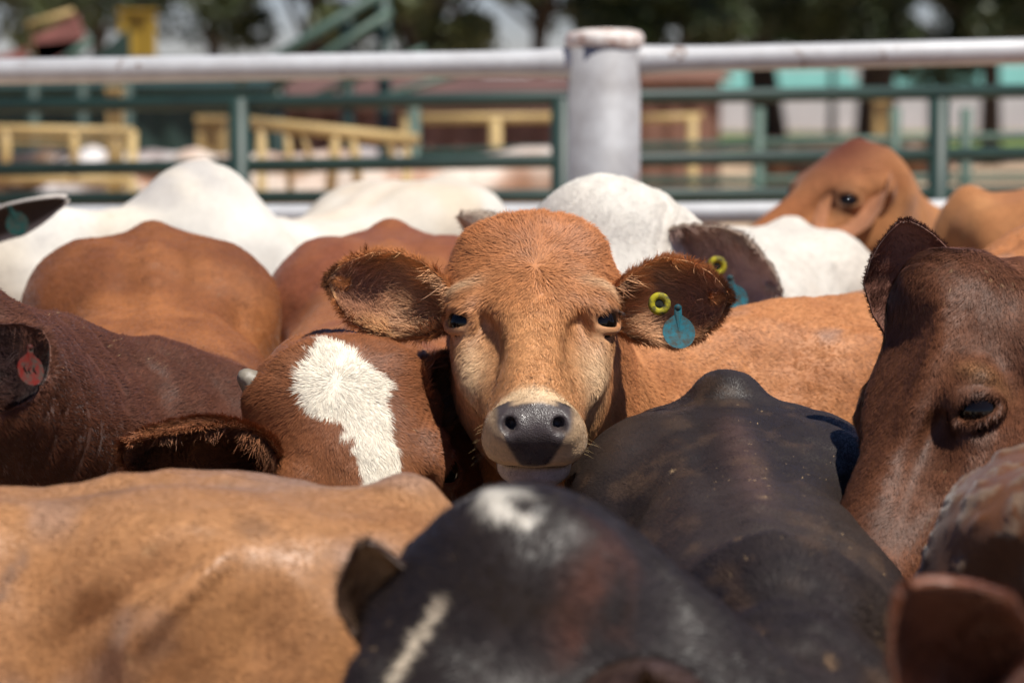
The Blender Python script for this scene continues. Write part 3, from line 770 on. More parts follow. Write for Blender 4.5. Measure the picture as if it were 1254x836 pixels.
panel_building('dark_shed', 'low dark green sheet metal wall behind the yellow gates', -80, 318, 112, 19, DKG, 2.0)
panel_building('rusty_shed', 'long rust brown sheet wall behind the square yellow frame', 330, 735, 135, 20, RUST, 3.0)
panel_building('brick_shed', 'small reddish brown shed just right of the thick round post', 755, 882, 100, 26, paint('brown_brick', (.24, .12, .08), .8, .3, scale=4), 3.0)
# tilted red machine hood on green frame (top left)
d = 18.0
o = empty('loading_chute', (X(70, d), d, 0), 0, 'faded red chute panel tilted up on a dark green frame at top left', 'chute')
def rl(px, py, dd=d): return rel(o, W(px, py, dd))
sheet('side_panel', [rl(52, 84), rl(90, 84), rl(104, 48), rl(36, 54)], .03, RED, o)
sheet('side_panel', [rl(-30, 92), rl(30, 84), rl(34, 58), rl(-30, 76)], .03, RED, o)
V = [rl(36, 50), rl(52, 82), rl(106, 50), rl(92, 20)]; sheet('hood', [rl(50, 82), rl(106, 52), rl(94, 18), rl(36, 48)], .05, RED, o)
tube('frame', [rl(44, 86), rl(36, 30), rl(90, 14)], .022, YEL, o, 8); tube('frame', [rl(66, 86), rl(112, 48)], .03, GREEN_L, o, 8)
sheet('under_panel', [rl(90, 90), rl(160, 90), rl(158, 36), rl(150, 40)], .03, DKG, o)
for x_ in (40, 100, 155): tube('leg', [rl(x_, 88), rel(o, (X(x_, d), d, 0))], .04, DKG, o, 8)
# loading ramp with sloping green rails
d = 15.0
o = empty('loading_ramp', (X(360, d), d, 0), 0, 'green pipe loading ramp whose rails climb to the right above the white rail', 'ramp')
for (xa, ya, xb, yb, w) in ((290, 100, 470, -10, 13), (330, 112, 480, 14, 11), (380, 122, 520, 60, 9), (430, 130, 560, 92, 9)):
    tube('rail', [rel(o, W(xa, ya, d)), rel(o, W(xb, yb, d))], w / 2 * d / FPX, GREEN_L, o, 8)
for x_, pt in ((340, 70), (425, 10), (470, -10)): tube('post', [rel(o, (X(x_, d), d + .08, 0)), rel(o, W(x_, pt, d + .08))], .035, GREEN, o, 8)
sheet('ramp_floor', [rel(o, (X(290, d), d + .1, .3)), rel(o, (X(520, d), d + .1, 1.0)), rel(o, (X(520, d), d + 1.0, 1.0)), rel(o, (X(290, d), d + 1.0, .3))], .05, WOOD, o)

# far wall, teal roofs, parked things
d = 100.0
o = empty('boundary_wall', (X(1000, d), d, 0), 0, 'long low white wall beyond the strip of grass', 'wall')
for i, (xa, xb) in enumerate(((700, 958), (962, 1140), (1144, 1500))):
    box('wall_section', (X(xa, d) - X(1000, d), -.1, 0), (X(xb, d) - X(1000, d), .1, ZH(114, d)), WHITEW, o, bev=.02)
for xa in (958, 1140): box('pier', (X(xa, d) - X(1000, d), -.2, 0), (X(xa + 4, d) - X(1000, d), .2, ZH(110, d)), WHITEW, o, bev=.02)
def gable(name, label, x0, x1, pyr, pye, d, depth, mat):
    o = empty(name, ((X(x0, d) + X(x1, d)) / 2, d, 0), 0, label, 'building', 'teal roofed buildings beyond the wall'); w = (X(x1, d) - X(x0, d)) / 2
    te, tr = ZH(pye, d), ZH(pyr, d)
    box('wall', (-w, 0, 0), (w, depth, te - .01), WHITEW, o, bev=.02)
    sheet('roof', [(-w - .3, -.4, te), (w + .3, -.4, te), (w + .1, depth / 2, tr), (-w - .1, depth / 2, tr)], .08, mat, o)
    sheet('roof', [(-w - .1, depth / 2 + .01, tr), (w + .1, depth / 2 + .01, tr), (w + .3, depth + .4, te), (-w - .3, depth + .4, te)], .08, mat, o)
    return o
gable('low_building', 'smaller teal roofed building left of the thick tree trunk', 893, 1052, 84, 118, 112, 8, TEAL)
gable('low_building', 'wider teal roofed building at the right edge', 1092, 1420, 78, 112, 116, 9, TEAL)
gable('low_building', 'tiny white hut seen under the top rail, left of the green post', 185, 225, 92, 106, 34, 6, WHITEW)
gable('low_building', 'cream hut seen under the top rail, right of the green post', 318, 372, 94, 108, 36, 5, paint('cream', (.62, .58, .48), .7, .2, scale=2))
gable('low_building', 'pale bluish building just left of the thick round post', 598, 665, 92, 130, 60, 5, paint('pale_blue', (.45, .50, .58), .7, .2, scale=2))
# ------------------------------------------------------------------ trees
def leaf_mat(name, c1, c2):
    M = Nodes(name); M.l(M.ramp(M.noise(1.2, 4), c1, c2, .35, .65), M.b.inputs['Base Color']); M.b.inputs['Roughness'].default_value = .5
    M.b.inputs['Subsurface Weight'].default_value = 0; return M.m
LEAF = [leaf_mat('leaves_dark', (.030, .045, .016), (.06, .085, .028)), leaf_mat('leaves_olive', (.06, .075, .028), (.12, .14, .05))]
BARK = paint('bark', (.05, .037, .028), .9, .4, scale=8)
def tree(label, px, d, R, H, seed, leaves=16000, zlo=1.7, mat=0, lean=(0, 0), tr=.18, size=.11, nc=46, name='tree', grp='trees beyond the cattle pens'):
    rng = np.random.default_rng(seed); x = X(px, d)
    o = empty(name, (x, d, 0), 0, label, 'tree', grp)
    top = np.array([lean[0], lean[1], H * .6])
    cs = []
    while len(cs) < nc:
        q = rng.uniform(-1, 1, 3)
        if (q ** 2).sum() > 1: continue
        cs.append((q[0] * R + lean[0], q[1] * R * .8, zlo + (H - zlo) * (q[2] * .5 + .5) ** 1.2))
    cs = np.array(cs); cr = rng.uniform(.28, .5, nc) * R * .55
    V, F = tube_path([(0, 0, -.05), (lean[0] * .3, 0, H * .15), tuple(np.array(lean + (0,)) * .7 + (0, 0, H * .3)), tuple(top)], [tr * 1.3, tr, tr * .8, tr * .35], 12)
    for c in cs[:18]:
        b = np.array([lean[0] * .6, 0, rng.uniform(.22, .5) * H]); m = (b + c) / 2 + rng.normal(0, .12, 3); v, f = tube_path([b, m, c], [tr * .35, tr * .2, tr * .06], 6)
        F += [tuple(i + len(V) for i in q) for q in f]; V += v
    mesh_py('trunk', V, F, BARK, o, True)
    k = rng.integers(0, nc, leaves); g_ = rng.normal(0, 1, (leaves, 3)); g_ = nrm(g_) * rng.random((leaves, 1)) ** .45
    C = cs[k] + g_ * cr[k][:, None] * np.array([1, 1, .75])
    a = nrm(rng.normal(0, 1, (leaves, 3))); b = nrm(np.cross(a, rng.normal(0, 1, (leaves, 3)))); s = size * rng.uniform(.6, 1.3, (leaves, 1))
    n = np.cross(a, b)
    P = np.stack([C - a * s, C - b * s * .4 + n * s * .1, C + a * s, C + b * s * .4 + n * s * .1], 1).reshape(-1, 3)
    mk('crown', P, np.arange(leaves * 4).reshape(-1, 4), LEAF[mat], o, smooth=False)
T_ = [("olive green tree at the top left corner", -30, 44, 2.4, 7, 1, 9000, 2.0, 1), ("dark tree behind the ochre column", 120, 52, 2.4, 8, 2, 10000, 2.6, 0),
      ("thin tree with wide sky gaps, between the ochre column and the ramp", 262, 56, 2.2, 8, 3, 3200, 2.3, 0), ("dark tree behind the sloping ramp rails", 385, 46, 2.3, 7, 4, 17000, 1.7, 0),
      ("olive tree standing over the rusty shed", 520, 42, 1.9, 6, 5, 19000, 1.6, 1), ("tree with many small sky gaps just left of the round post", 660, 58, 2.8, 9, 6, 11000, 1.9, 0),
      ("dark dense tree just right of the round post", 840, 50, 2.3, 8, 7, 26000, 1.7, 0)]
for (lb, px, d_, R_, H_, sd, lv, zl, mt) in T_: tree(lb, px, d_, R_, H_, sd, lv, zl, mt)
tree('dark tree with a thick slanting trunk standing on the grass', 945, 66, 3.2, 10, 21, 30000, 2.1, 0, lean=(-.55, 0), tr=.36)
tree('dark tree with a thick upright trunk before the teal roofs', 1075, 62, 3.2, 10, 22, 30000, 2.0, 0, tr=.40)
tree('dark tree filling the top right corner', 1215, 54, 3.3, 9, 23, 42000, 1.8, 0)
tree('dark bushy tree closing the gap behind the two thick trunks', 1020, 88, 4.6, 9, 24, 30000, 3.0, 0, size=.16, tr=.1)
# ------------------------------------------------------------------ the herd
TAN = lin(190, 128, 80); TAN_D = lin(158, 96, 54); CREAM = lin(214, 184, 146); NOSE = lin(66, 57, 56)

def calf_color(P, h, reg, t, a):
    n = fbm(P, 14, 2); c = mix(np.tile(TAN, (len(P), 1)), TAN_D, sstep(-.3, .9, n) * .5 * (1 - .7 * (np.linalg.norm(h - (0, .2, -.1), axis=1) < .32)))
    x, y, z = np.abs(h[:, 0]), h[:, 1], h[:, 2]; X3 = np.stack([x, y, z], 1)
    hd = (reg < .5) & (y > -.03) & (x < .14) & (z > -.27) & (np.linalg.norm(h - (0, .2, -.1), axis=1) < .32)
    c = mix(c, lin(172, 104, 62), sstep(.2, .02, y) * hd * .55)
    c = mix(c, lin(205, 150, 100), sstep(.16, .24, y) * hd * .7)
    c = mix(c, CREAM, gauss(X3, (.078, .235, -.09), (.028, .06, .05)) * .8 * hd)
    c = mix(c, lin(222, 198, 160), gauss(X3, (.082, .126, -.04), (.028, .012, .03)) * .7 * hd)
    nz = vnoise(P, 160, 5) * .003 + vnoise(P, 60, 5) * .003
    muz = sstep(.350, .364, y + nz - 1.2 * x * x) * hd
    c = mix(c, lin(190, 158, 122), muz)
    c = mix(c, lin(222, 192, 152), hd * np.exp(-((y + nz - .353 - .9 * x * x) / .012) ** 2) * .9)
    pad = hd * sstep(.366, .372, y + nz * .5) * sstep(.041, .035, x + np.clip(-.042 - z, 0, 1) * .55) * sstep(-.084, -.079, z)
    pad = np.maximum(pad, hd * (y > .36) * gauss(np.stack([x, y * 0, z], 1), (.036, 0, -.030), (.013, 1, .013)) * 1.4).clip(0, 1)
    lip = hd * np.exp(-((z + .0915 + 4 * x * x) / .006) ** 2) * sstep(.33, .36, y)
    c = mix(c, NOSE, pad); c = mix(c, lin(36, 27, 26), lip * .9)
    chin = hd * sstep(-.094, -.099, z + 4 * x * x) * sstep(.32, .34, y) * (x < .06)
    c = mix(c, lin(176, 160, 152), chin * .9); c = mix(c, lin(90, 74, 70), chin * np.exp(-(x / .005) ** 2) * sstep(-.105, -.117, z) * .8)
    c = mix(c, lin(58, 38, 30), hd * gauss(X3, (.094, .158, -.050), (.017, .020, .018)) * .85)
    c = mix(c, lin(60, 38, 28), sstep(.45, .75, vnoise(P, 260, 9)) * sstep(.27, .3, y) * hd * .7 * (1 - muz))
    c = mix(c, lin(150, 128, 118), sstep(.35, .9, fbm(P, 9, 77, 4)) * ((h[:, 1] < -.05) | (np.linalg.norm(h - (0, .2, -.1), axis=1) > .4)) * .6)
    inn = reg > 1.5; out = (reg > .5) & ~inn
    ci = mix(np.tile(lin(186, 140, 104), (len(P), 1)), lin(164, 112, 90), sstep(.2, .7, t) * .6); ci = mix(ci, lin(200, 150, 100), sstep(.55, 1, np.abs(a)) * .8)
    c = np.where(inn[:, None], ci, c)
    c = np.where(out[:, None], lin(176, 112, 66), c)
    return mix(c, lin(50, 30, 22), ((reg > .5) & (t > .95)) * .6)
def calf_wet(h):
    x, y, z = np.abs(h[:, 0]), h[:, 1], h[:, 2]
    return sstep(.366, .372, y) * sstep(.043, .037, x + np.clip(-.042 - z, 0, 1) * .55) * sstep(-.084, -.079, z)

FACE = lambda P, h: np.where(h[:, 1] > -.02, np.interp(h[:, 1], [-.02, .12, .22, .33, .345, .40], [.020, .014, .009, .006, .0035, .0025]), .008)
def face_mask(P, h):
    x, y, z = np.abs(h[:, 0]), h[:, 1], h[:, 2]
    pad = (y > .364) & (x < .046) & (z > -.094)
    eye = (x > .075) & (np.abs(y - .168) < .022) & (np.abs(z + .055) < .022)
    return np.where(pad | eye, 0.0, 1.0)

def coat(c1, c2, headc=None, inner=None, outer=None, n1=6, extra=None):
    """plain coat of two mottled tones; extra(P, h, reg, c) repaints marks the animal really carries"""
    def f(P, h, reg, t, a):
        c = mix(np.tile(c1, (len(P), 1)), c2, sstep(-.5, .8, fbm(P, n1, 4)))
        if extra: c = extra(P, h, reg, c)
        c = mix(c, lin(176, 146, 108), sstep(.80, .90, vnoise(P, 210, 33)) * sstep(.0, .4, vnoise(P, 8, 34)) * .7)
        if inner is not None: c = np.where((reg > 1.5)[:, None], mix(np.tile(inner, (len(P), 1)), outer if outer is not None else c1, sstep(.6, 1, np.abs(a)) * .8), c)
        if outer is not None: c = np.where(((reg > .5) & (reg < 1.5))[:, None], outer, c)
        return c
    return f
def inhead(h, r=.33): return sstep(-.09, 0, h[:, 1]) * (np.linalg.norm(h - (0, .18, -.09), axis=1) < r)

if want('A'):
    A = Cow('calf', 'tan calf looking straight at the camera over the herd, blue round tag in its ear', 11, (1.16, 4.98), (.36, 4.30), ZH(322, 4.75) + .11, ZH(428, 4.2) + .03, hw=.185, sag=.02)
    A.head(W(651, 258, 3.86), (.003, -.83, -.56), (0, -.56, .83), hs=1.03, wide=1.04, via=W(690, 470, 4.06), jaw=.060, poll_w=.082, neck_r=.115)
    for q in (-1, 1): A.f.ell(A.H((q * .058, .035, -.060)), np.array((.034, .045, .042)), R=A.HR, k=.035)
    eL = A.ear(-1, W(405, 343, 3.80), (-.12, -.95, .10), width=.114, notch=.15, roll0=2.2, roll1=.8, basep=(-.094, .085, -.105), ragged=.03, peak=.45)
    eR = A.ear(1, W(890, 364, 3.80), (.15, -.95, -.05), width=.118, notch=.15, roll0=2.0, roll1=.6, basep=(.094, .085, -.098), ragged=.03, peak=.42)
    A.f.ell(A.H((0, .17, -.195)), np.array((.083, .13, .075)), R=A.HR, k=.05)
    def dA(V, N, h):
        x = np.abs(h[:, 0]); X3 = np.stack([x, h[:, 1], h[:, 2]], 1)
        return -.005 * gauss(X3, (.070, .215, -.052), (.02, .05, .03)) + .004 * gauss(X3, (.082, .145, -.04), (.03, .02, .02)) + .0003 * vnoise(V, 120, 3) * inhead(h)
    A.finish(calf_color, coarse=.016, fine=.0040, detail=dA, wet=calf_wet, fur=dict(density=1.1e6, length=FACE, width=.0008, lift=.22, jit=.22, mask=face_mask, whorl=(.004, .120, -.006), ear_density=6e5, ear_len=.026, clump=.5,
             dmap=lambda P, h: np.where(h[:, 1] > 0, 1.0, .35)), mat='coat', spec=.4)
    n = A.Bd((.1, -.98, .1))
    ear_tags('ring', A.root, A.B(W(807, 372, 3.75)), n, A.Bd((0, 0, -1)), 1.0)
    ear_tags('tag', A.root, A.B(W(829, 377, 3.745)), n, A.Bd((0, -.1, -1)), 1.0, c=(.012, .13, .17))
    # whiskers and lashes
    rng = np.random.default_rng(5); VV = []; FF = []; CC = []
    def hair(p, d, L, w, c, droop=.3):
        p = np.asarray(p); d = nrm(d); s = nrm(np.cross(d, (0.3, 1, .2))); b = len(VV)
        for i in range(6):
            t = i / 5; q = p + d * L * t + A.Bd((0, 0, -1)) * droop * L * t * t
            VV.append(q - s * w * (1 - t * .85) / 2); VV.append(q + s * w * (1 - t * .85) / 2); CC.extend([c, c])
        for i in range(5): FF.append((b + 2 * i, b + 2 * i + 1, b + 2 * i + 3, b + 2 * i + 2))
    for i in range(34):
        q = rng.choice([-1, 1]); y = rng.uniform(.34, .385); z = rng.uniform(-.10, -.055)
        p = A.H((q * rng.uniform(.046, .054), y, z)); hair(p, A.HR @ np.array((q * 1.0, rng.uniform(-.2, .8), rng.uniform(-.6, .35))), rng.uniform(.012, .034), .0005, lin(190, 160, 110))
    for i in range(60):
        x = rng.uniform(-.045, .045); p = A.H((x, .404 - 4 * x * x, -.083 - 3 * x * x)); hair(p, A.HR @ np.array((x * 3, .5, -.7)), rng.uniform(.007, .013), .0008, lin(200, 180, 150))
    for i in range(22):
        x = rng.uniform(-.035, .035); p = A.H((x, .395, -.12)); hair(p, A.HR @ np.array((x * 8, .6, -.5)), rng.uniform(.01, .028), .0007, lin(200, 170, 120))
    def lashes(cow, n=26, L=.011):
        for q in (-1, 1):
            c = np.array((q * .081 * cow.wide, .158, -.064)); out = nrm(np.array((q * .72, .32, .56)))
            up = nrm(np.array((0, -.6, .8)) - out * np.dot((0, -.6, .8), out)); lat = np.cross(out, up)
            for i in range(n):
                a = rng.uniform(.25, math.pi - .25); p = cow.H(c + math.cos(a) * lat * .0215 + math.sin(a) * up * .0135 + out * .0215)
                hair(p, cow.HR @ (out * .8 + math.cos(a) * lat * .5 + up * .1), L * rng.uniform(.7, 1.2), .0009, lin(40, 28, 24), .5)
    lashes(A)
    mk('whisker_hair', np.array(VV), np.array(FF), hide_mat('coat', strand=True), A.root, np.array(CC))

BROWN = lin(156, 98, 54); MAROON = lin(80, 45, 30)
if want('G'):
    g0 = W(186, 272, 5.0); g1 = W(190, 452, 4.05)
    def mg(P, h, reg, c):
        y = P[:, 1] / G.L; c = mix(c, MAROON, sstep(.62, .95, y + .15 * fbm(P, 4, 3)) * .95)
        m = (vnoise(P * (1, .7, .5), 38, 12) > .55) & (P[:, 1] / G.L > .75) & (P[:, 2] < .98) & (P[:, 2] > .86) & (P[:, 0] > .08)
        c = np.where(m[:, None], lin(140, 112, 100), c); return c
    G = Cow('cow', 'brown cow with a maroon neck and a red ear tag, at the left edge', 21, (g0[0], g0[1]), (g1[0], g1[1]), g0[2], g1[2], hw=.205, sag=.03)
    G.head(W(-66, 335, 3.50), (-.8, -.5, -.35), (-.15, -.4, .9), hs=1.05, via=W(62, 452, 3.96), neck_r=.12, crest_r=.065)
    e = G.ear(1, W(52, 472, 3.30), (.30, -.93, .1), width=.11, notch=.05, roll0=1.1, roll1=.6, basep=(.14, .05, -.02))
    cG = coat(BROWN, lin(118, 68, 34), inner=lin(50, 32, 28), outer=lin(104, 66, 50), extra=mg)
    G.finish(cG, coarse=.012, fine=.008, flo=np.array([-.3, .5 * G.L, .8]), fhi=np.array([.35, 1.4 * G.L, 1.3]), sheen=.2, fur=dict(density=2.6e5, length=lambda P, h: np.where(P[:, 1] > .9 * G.L, .015, .008), width=.0009, lift=.14, jit=.15, clump=.25, ear_density=2.5e5, ear_len=.03), mat='coat2', rough=.5)
    tg = ear_tags('tag', G.root, G.B(W(33, 425, 3.30)), G.Bd((.62, -.78, 0)), G.Bd((-.15, 0, -1)), .8, c=(.13, .011, .007))
    n_ = nrm(G.Bd((.62, -.78, 0))); t_ = nrm(G.Bd((-.15, 0, -1))); t_ = nrm(t_ - n_ * np.dot(t_, n_)); s_ = np.cross(n_, t_); p_ = G.B(W(33, 425, 3.30)) + t_ * .0282 + n_ * .0145
    for k_, (u0, v0) in enumerate(((-.009, -.002), (-.001, .001), (.007, -.001))):
        pts_ = [p_ + s_ * (u0 * .8 + .0024 * math.sin(a_ * 1.0)) + t_ * (v0 + .0065 * math.cos(a_ * .5)) for a_ in np.linspace(0, 6.2, 14)]
        tube('handwriting', pts_, .0006, tag_mat((.01, .008, .008)), tg, 6)

if want('E'):
    e0 = W(478, 272, 5.1); e1 = W(470, 400, 4.15)
    def me_(P, h, reg, c):
        x, y, z = h[:, 0], h[:, 1], h[:, 2]; nz = .008 * fbm(P, 60, 7, 2)
        c = mix(c, lin(130, 80, 48), inhead(h) * .8)
        w = np.interp(y, [-.03, -.005, .025, .06, .09, .13, .20, .3], [.0, .018, .042, .054, .034, .027, .022, .016]); cx = np.interp(y, [-.02, .025, .06, .10, .2, .3], [-.006, -.012, -.004, .010, .012, .008])
        m = sstep(.0, .004, w - np.abs(x - cx) + nz) * inhead(h) * (z > -.11) * (y > -.03)
        c = mix(c, lin(236, 226, 206), m)
        c = mix(c, lin(92, 54, 36), gauss(np.stack([np.abs(x), y, z], 1), (.085, .21, -.06), (.02, .04, .04)) * .5)
        return c
    E = Cow('cow', 'red-brown cow with a white blaze and small horn bud, head lowered beside the calf', 31, (e0[0], e0[1]), (e1[0], e1[1]), e0[2], ZH(420, 4.15), hw=.20, sag=.03)
    E.head(W(408, 424, 3.74), (.31, -.42, -.86), (.15, -.85, .48), hs=1.14, wide=1.07, neck_r=.11, crest_r=.06, poll_w=.100, jaw=.062, poll_bulge=.0, via=W(470, 470, 3.98))
    E.ear(-1, W(158, 546, 3.52), (.1, -.78, -.62), width=.12, roll0=2.2, roll1=1.0, basep=(-.092, .075, -.075), notch=.0)
    E.ear(1, W(556, 445, 3.86), (.6, -.5, -.2), width=.10, roll0=2.2, roll1=1.1, basep=(.085, .075, -.085))
    E.horn((-.094, .000, -.052), np.array((-.6, -.6, .45)), r=.016, l=.008)
    cE = coat(BROWN * 1.05, lin(128, 72, 44), inner=lin(120, 82, 58), outer=lin(136, 84, 52), extra=me_)
    def dE(V, N, h):
        x = np.abs(h[:, 0]); m = inhead(h)
        return m * (-.0022 * np.maximum(0, np.sin((x * 1.3 + h[:, 1]) * 520)) * gauss(np.stack([x, h[:, 1], h[:, 2]], 1), (.085, .13, -.06), (.03, .05, .04)) * 1.6)
    def fE(P, h):
        return np.where(inhead(h) > .5, np.interp(h[:, 1], [0, .1, .25], [.013, .010, .008]), .007)
    E.finish(cE, coarse=.014, fine=.0045, detail=dE, sheen=.1, fur=dict(density=1.4e6, length=fE, width=.0007, lift=.13, jit=.2, clump=.45, var=.18, whorl=(-.010, .045, -.01), ear_density=3.5e5, ear_len=.032, ear_width=.001,
             dmap=lambda P, h: np.where(h[:, 1] > -.02, 1.0, .25)), mat='coat3', rough=.5)

if want('C'):
    c0 = (2.05, 4.7); c1 = (1.08, 4.02)
    C = Cow('cow', 'dark brown cow with its face turned down to the left, at the right edge', 41, c0, c1, 1.25, 1.17, hw=.21)
    def mc(P, h, reg, c):
        x, y, z = np.abs(h[:, 0]), h[:, 1], h[:, 2]; X3 = np.stack([x, y, z], 1)
        c = mix(c, lin(160, 116, 78), gauss(X3, (.092, .126, -.045), (.020, .010, .03)) * .7 * inhead(h)); c = mix(c, lin(48, 32, 28), gauss(X3, (.094, .158, -.052), (.018, .020, .018)) * .85)
        return c
    C.head(W(1154, 332, 3.50), (-.43, -.48, -.75), (-.84, -.44, .36), hs=1.12, wide=1.0, neck_r=.13, crest_r=.07, via=W(1310, 440, 3.75), poll_w=.070, poll_bulge=.035, jaw=.06)
    C.ear(-1, W(1108, 272, 3.58), (-.25, -.95, .2), width=.11, roll0=1.6, roll1=.8, notch=.0, basep=(-.088, .05, -.085), ragged=.01, peak=.5)
    C.ear(1, W(1262, 500, 3.40), (-.1, -.75, -.3), width=.10, roll0=2.3, roll1=1.2, basep=(.088, .068, -.080))
    cC = coat(lin(114, 70, 46), lin(84, 50, 32), inner=lin(128, 88, 74), outer=lin(96, 60, 48), extra=mc)
    def dC(V, N, h):
        x = np.abs(h[:, 0]); X3 = np.stack([x, h[:, 1], h[:, 2]], 1)
        return inhead(h) * (.006 * np.exp(-((x - .045) / .016) ** 2) * sstep(.0, .06, h[:, 1]) * sstep(-.05, -.02, h[:, 2]) * sstep(.30, .2, h[:, 1]) - .006 * np.exp(-(x / .03) ** 2) * sstep(.05, .1, h[:, 1]) * sstep(-.05, -.02, h[:, 2]))
    C.finish(cC, coarse=.014, fine=.005, detail=dC, fur=dict(density=6e5, length=lambda P, h: np.where(inhead(h) > .5, .011, .012), width=.0009, lift=.18, jit=.2, clump=.4, whorl=(0, -.03, -.08), ear_density=2.5e5, ear_len=.012,
             dmap=lambda P, h: np.where(h[:, 1] > -.02, 1.0, .4)), mat='coat4', rough=.58, spec=.28)

BLACK = lin(38, 30, 27)
if want('B'):
    b0 = W(890, 452, 3.80); b1 = W(950, 735, 2.92)
    def mb(P, h, reg, c):
        x, y, z = P[:, 0], P[:, 1] / B.L, P[:, 2]
        c = mix(c, lin(84, 62, 54), np.exp(-((x + .01 * vnoise(P, 12, 1)) / .022) ** 2) * sstep(.1, .3, y) * sstep(.75, .55, y) * .6)
        c = mix(c, lin(92, 70, 52), sstep(.2, .9, fbm(P * (1, .6, 1), 26, 3, 5)) * .35); c = mix(c, lin(150, 118, 84), sstep(.62, .72, vnoise(P * (1, .35, .6), 60, 8)) * sstep(.25, .6, vnoise(P, 9, 4)) * .8)
        return c
    B = Cow('cow', 'black cow seen from its shoulders back to the tail, right of the calf', 51, (b0[0], b0[1]), (b1[0], b1[1]), b0[2] - .022, b1[2], hw=.203, sag=-.005, e=2.25, hook=.0)
    B.f.ell((0, .01, B.h_tail - .006), (.034, .05, .026), k=.035)
    B.head(W(985, 930, 2.50), (.1, -.5, -.86), (0, -.85, .5), hs=1.05, crest_r=.085, neck_r=.13)
    cB = coat(BLACK, lin(52, 42, 37), inner=lin(40, 32, 30), outer=BLACK, extra=mb)
    B.finish(cB, coarse=.011, sheen=.0, fur=dict(density=3.2e5, length=lambda P, h: np.where(P[:, 1] > .95 * B.L, .022, .006), width=.0008, lift=.12, jit=.2, clump=.3, rough=.48, spec=.4, ear_density=0), mat='coat_black', rough=.46, spec=.4, eyes=False)

if want('D'):
    d1 = W(860, 860, 2.62)
    def md(P, h, reg, c):
        x, y, z = h[:, 0], h[:, 1], h[:, 2]; m = inhead(h, .45)
        nz = .02 * fbm(P, 30, 7, 2)
        c = mix(c, lin(225, 218, 205), gauss(h + nz[:, None], (-.030, .045, -.01), (.028, .016, .05)) * m * 1.3 if False else sstep(.3, .8, gauss(h + 1.5 * nz[:, None], (-.034, -.022, -.03), (.034, .026, .06))) * m * .9)
        c = mix(c, lin(220, 205, 180), sstep(.0, .006, .008 - np.abs(x + .052 + (y - .08) * .3 + nz * .3)) * sstep(.065, .08, y) * m * .85)
        c = mix(c, lin(120, 74, 56), sstep(.15, 1.1, gauss(h + nz[:, None], (.050, .040, -.04), (.032, .075, .07))) * m * .75)
        return c
    D = Cow('cow', 'black cow with a white star and brown patch, head lowered in front of the calf', 61, (1.05, 2.25), (d1[0], d1[1]), .95, d1[2] - .02, hw=.19)
    D.head(W(650, 650, 2.46), (-.27, -.52, -.81), (-.05, -.82, .55), hs=1.14, wide=1.12, neck_r=.13, crest_r=.075, poll_w=.070, poll_bulge=.02)
    D.ear(-1, W(446, 668, 2.50), (-.3, -.9, .1), width=.07, basep=(-.08, .09, -.10), roll0=2.1, roll1=1.1)
    D.ear(1, W(790, 830, 2.30), (.2, -.9, -.2), width=.11, basep=(.088, .09, -.07), roll0=2.1, roll1=1.2)
    cD = coat(BLACK * 1.05, lin(50, 43, 40), inner=lin(84, 64, 46), outer=lin(70, 52, 44), extra=md)
    D.finish(cD, coarse=.014, fine=.007, sheen=.0, fur=dict(density=1.6e5, length=lambda P, h: np.full(len(P), .011), width=.0010, lift=.2, jit=.25, clump=.5, rough=.48, spec=.4, ear_density=5e4), mat='coat_black', rough=.46, spec=.4)

if want('P'):
    p0 = (-.12, 2.99); p1 = (-1.02, 2.93)
    def mp(P, h, reg, c):
        c = mix(c, lin(148, 124, 112), sstep(.1, .8, fbm(P, 11, 31)) * .45)
        c = mix(c, lin(92, 66, 50), sstep(.35, .8, fbm(P * (1, .5, .35), 13, 41)) * .5)
        y, z = P[:, 1] / Pc.L, P[:, 2] - Pc.h_tail; w = .012 * fbm(P, 22, 5)
        for a_, sl_, z0, z1, wd in ((.56, -.9, -.04, -.16, .006), (.60, -.7, -.03, -.12, .010), (.42, -.35, -.03, -.3, .007)):
            c = mix(c, lin(96, 78, 70), np.exp(-((y - a_ - sl_ * z + w) / wd) ** 2) * sstep(z0, z0 - .03, z) * sstep(z1 - .03, z1, z) * .65)
        return c
    Pc = Cow('cow', 'light tan cow seen side-on along its back, filling the bottom left', 71, p0, p1, ZH(592, 2.99), ZH(562, 2.93), hw=.20, sag=.02)
    Pc.head((-1.55, 2.9, 1.15), (-.8, -.1, -.6), (-.5, 0, .8), hs=1.1)
    def dP(V, N, h):
        y = V[:, 1] / Pc.L; z = V[:, 2] - Pc.h_tail; side = np.sign(V[:, 0])
        yl = .19 + .11 * sstep(-.02, -.14, z) + .10 * np.clip(-z - .12, 0, 1); m = sstep(-.015, -.06, z)
        rb = np.sin(V[:, 1] * 58 + z * 16) * sstep(.42, .5, y) * sstep(-.03, -.08, z)
        return (.012 * np.exp(-((y - yl) / .018) ** 2) - .024 * np.exp(-((y - yl - .065) / .045) ** 2)) * m - .015 * gauss(np.stack([y, z], 1), (.16, -.12), (.035, .06)) + .010 * gauss(np.stack([y, z], 1), (.10, -.22), (.06, .10)) + .005 * rb \
            - .010 * np.exp(-((y - .47 + .5 * z) / .02) ** 2) * sstep(-.05, -.12, z) - .006 * np.maximum(0, 1 - np.abs(y - (.56 + .9 * (-z - .10))) / .012) * sstep(-.03, -.06, z)
    Pc.finish(coat(lin(170, 122, 80), lin(152, 104, 64), inner=lin(120, 82, 58), outer=lin(150, 96, 60), extra=mp), coarse=.010, detail=dP, sheen=.25,
              fur=dict(density=1.6e5, length=.007, width=.0009, lift=.10, jit=.15, clump=.3, var=.10, ear_density=0), mat='coat5', rough=.42, eyes=False)

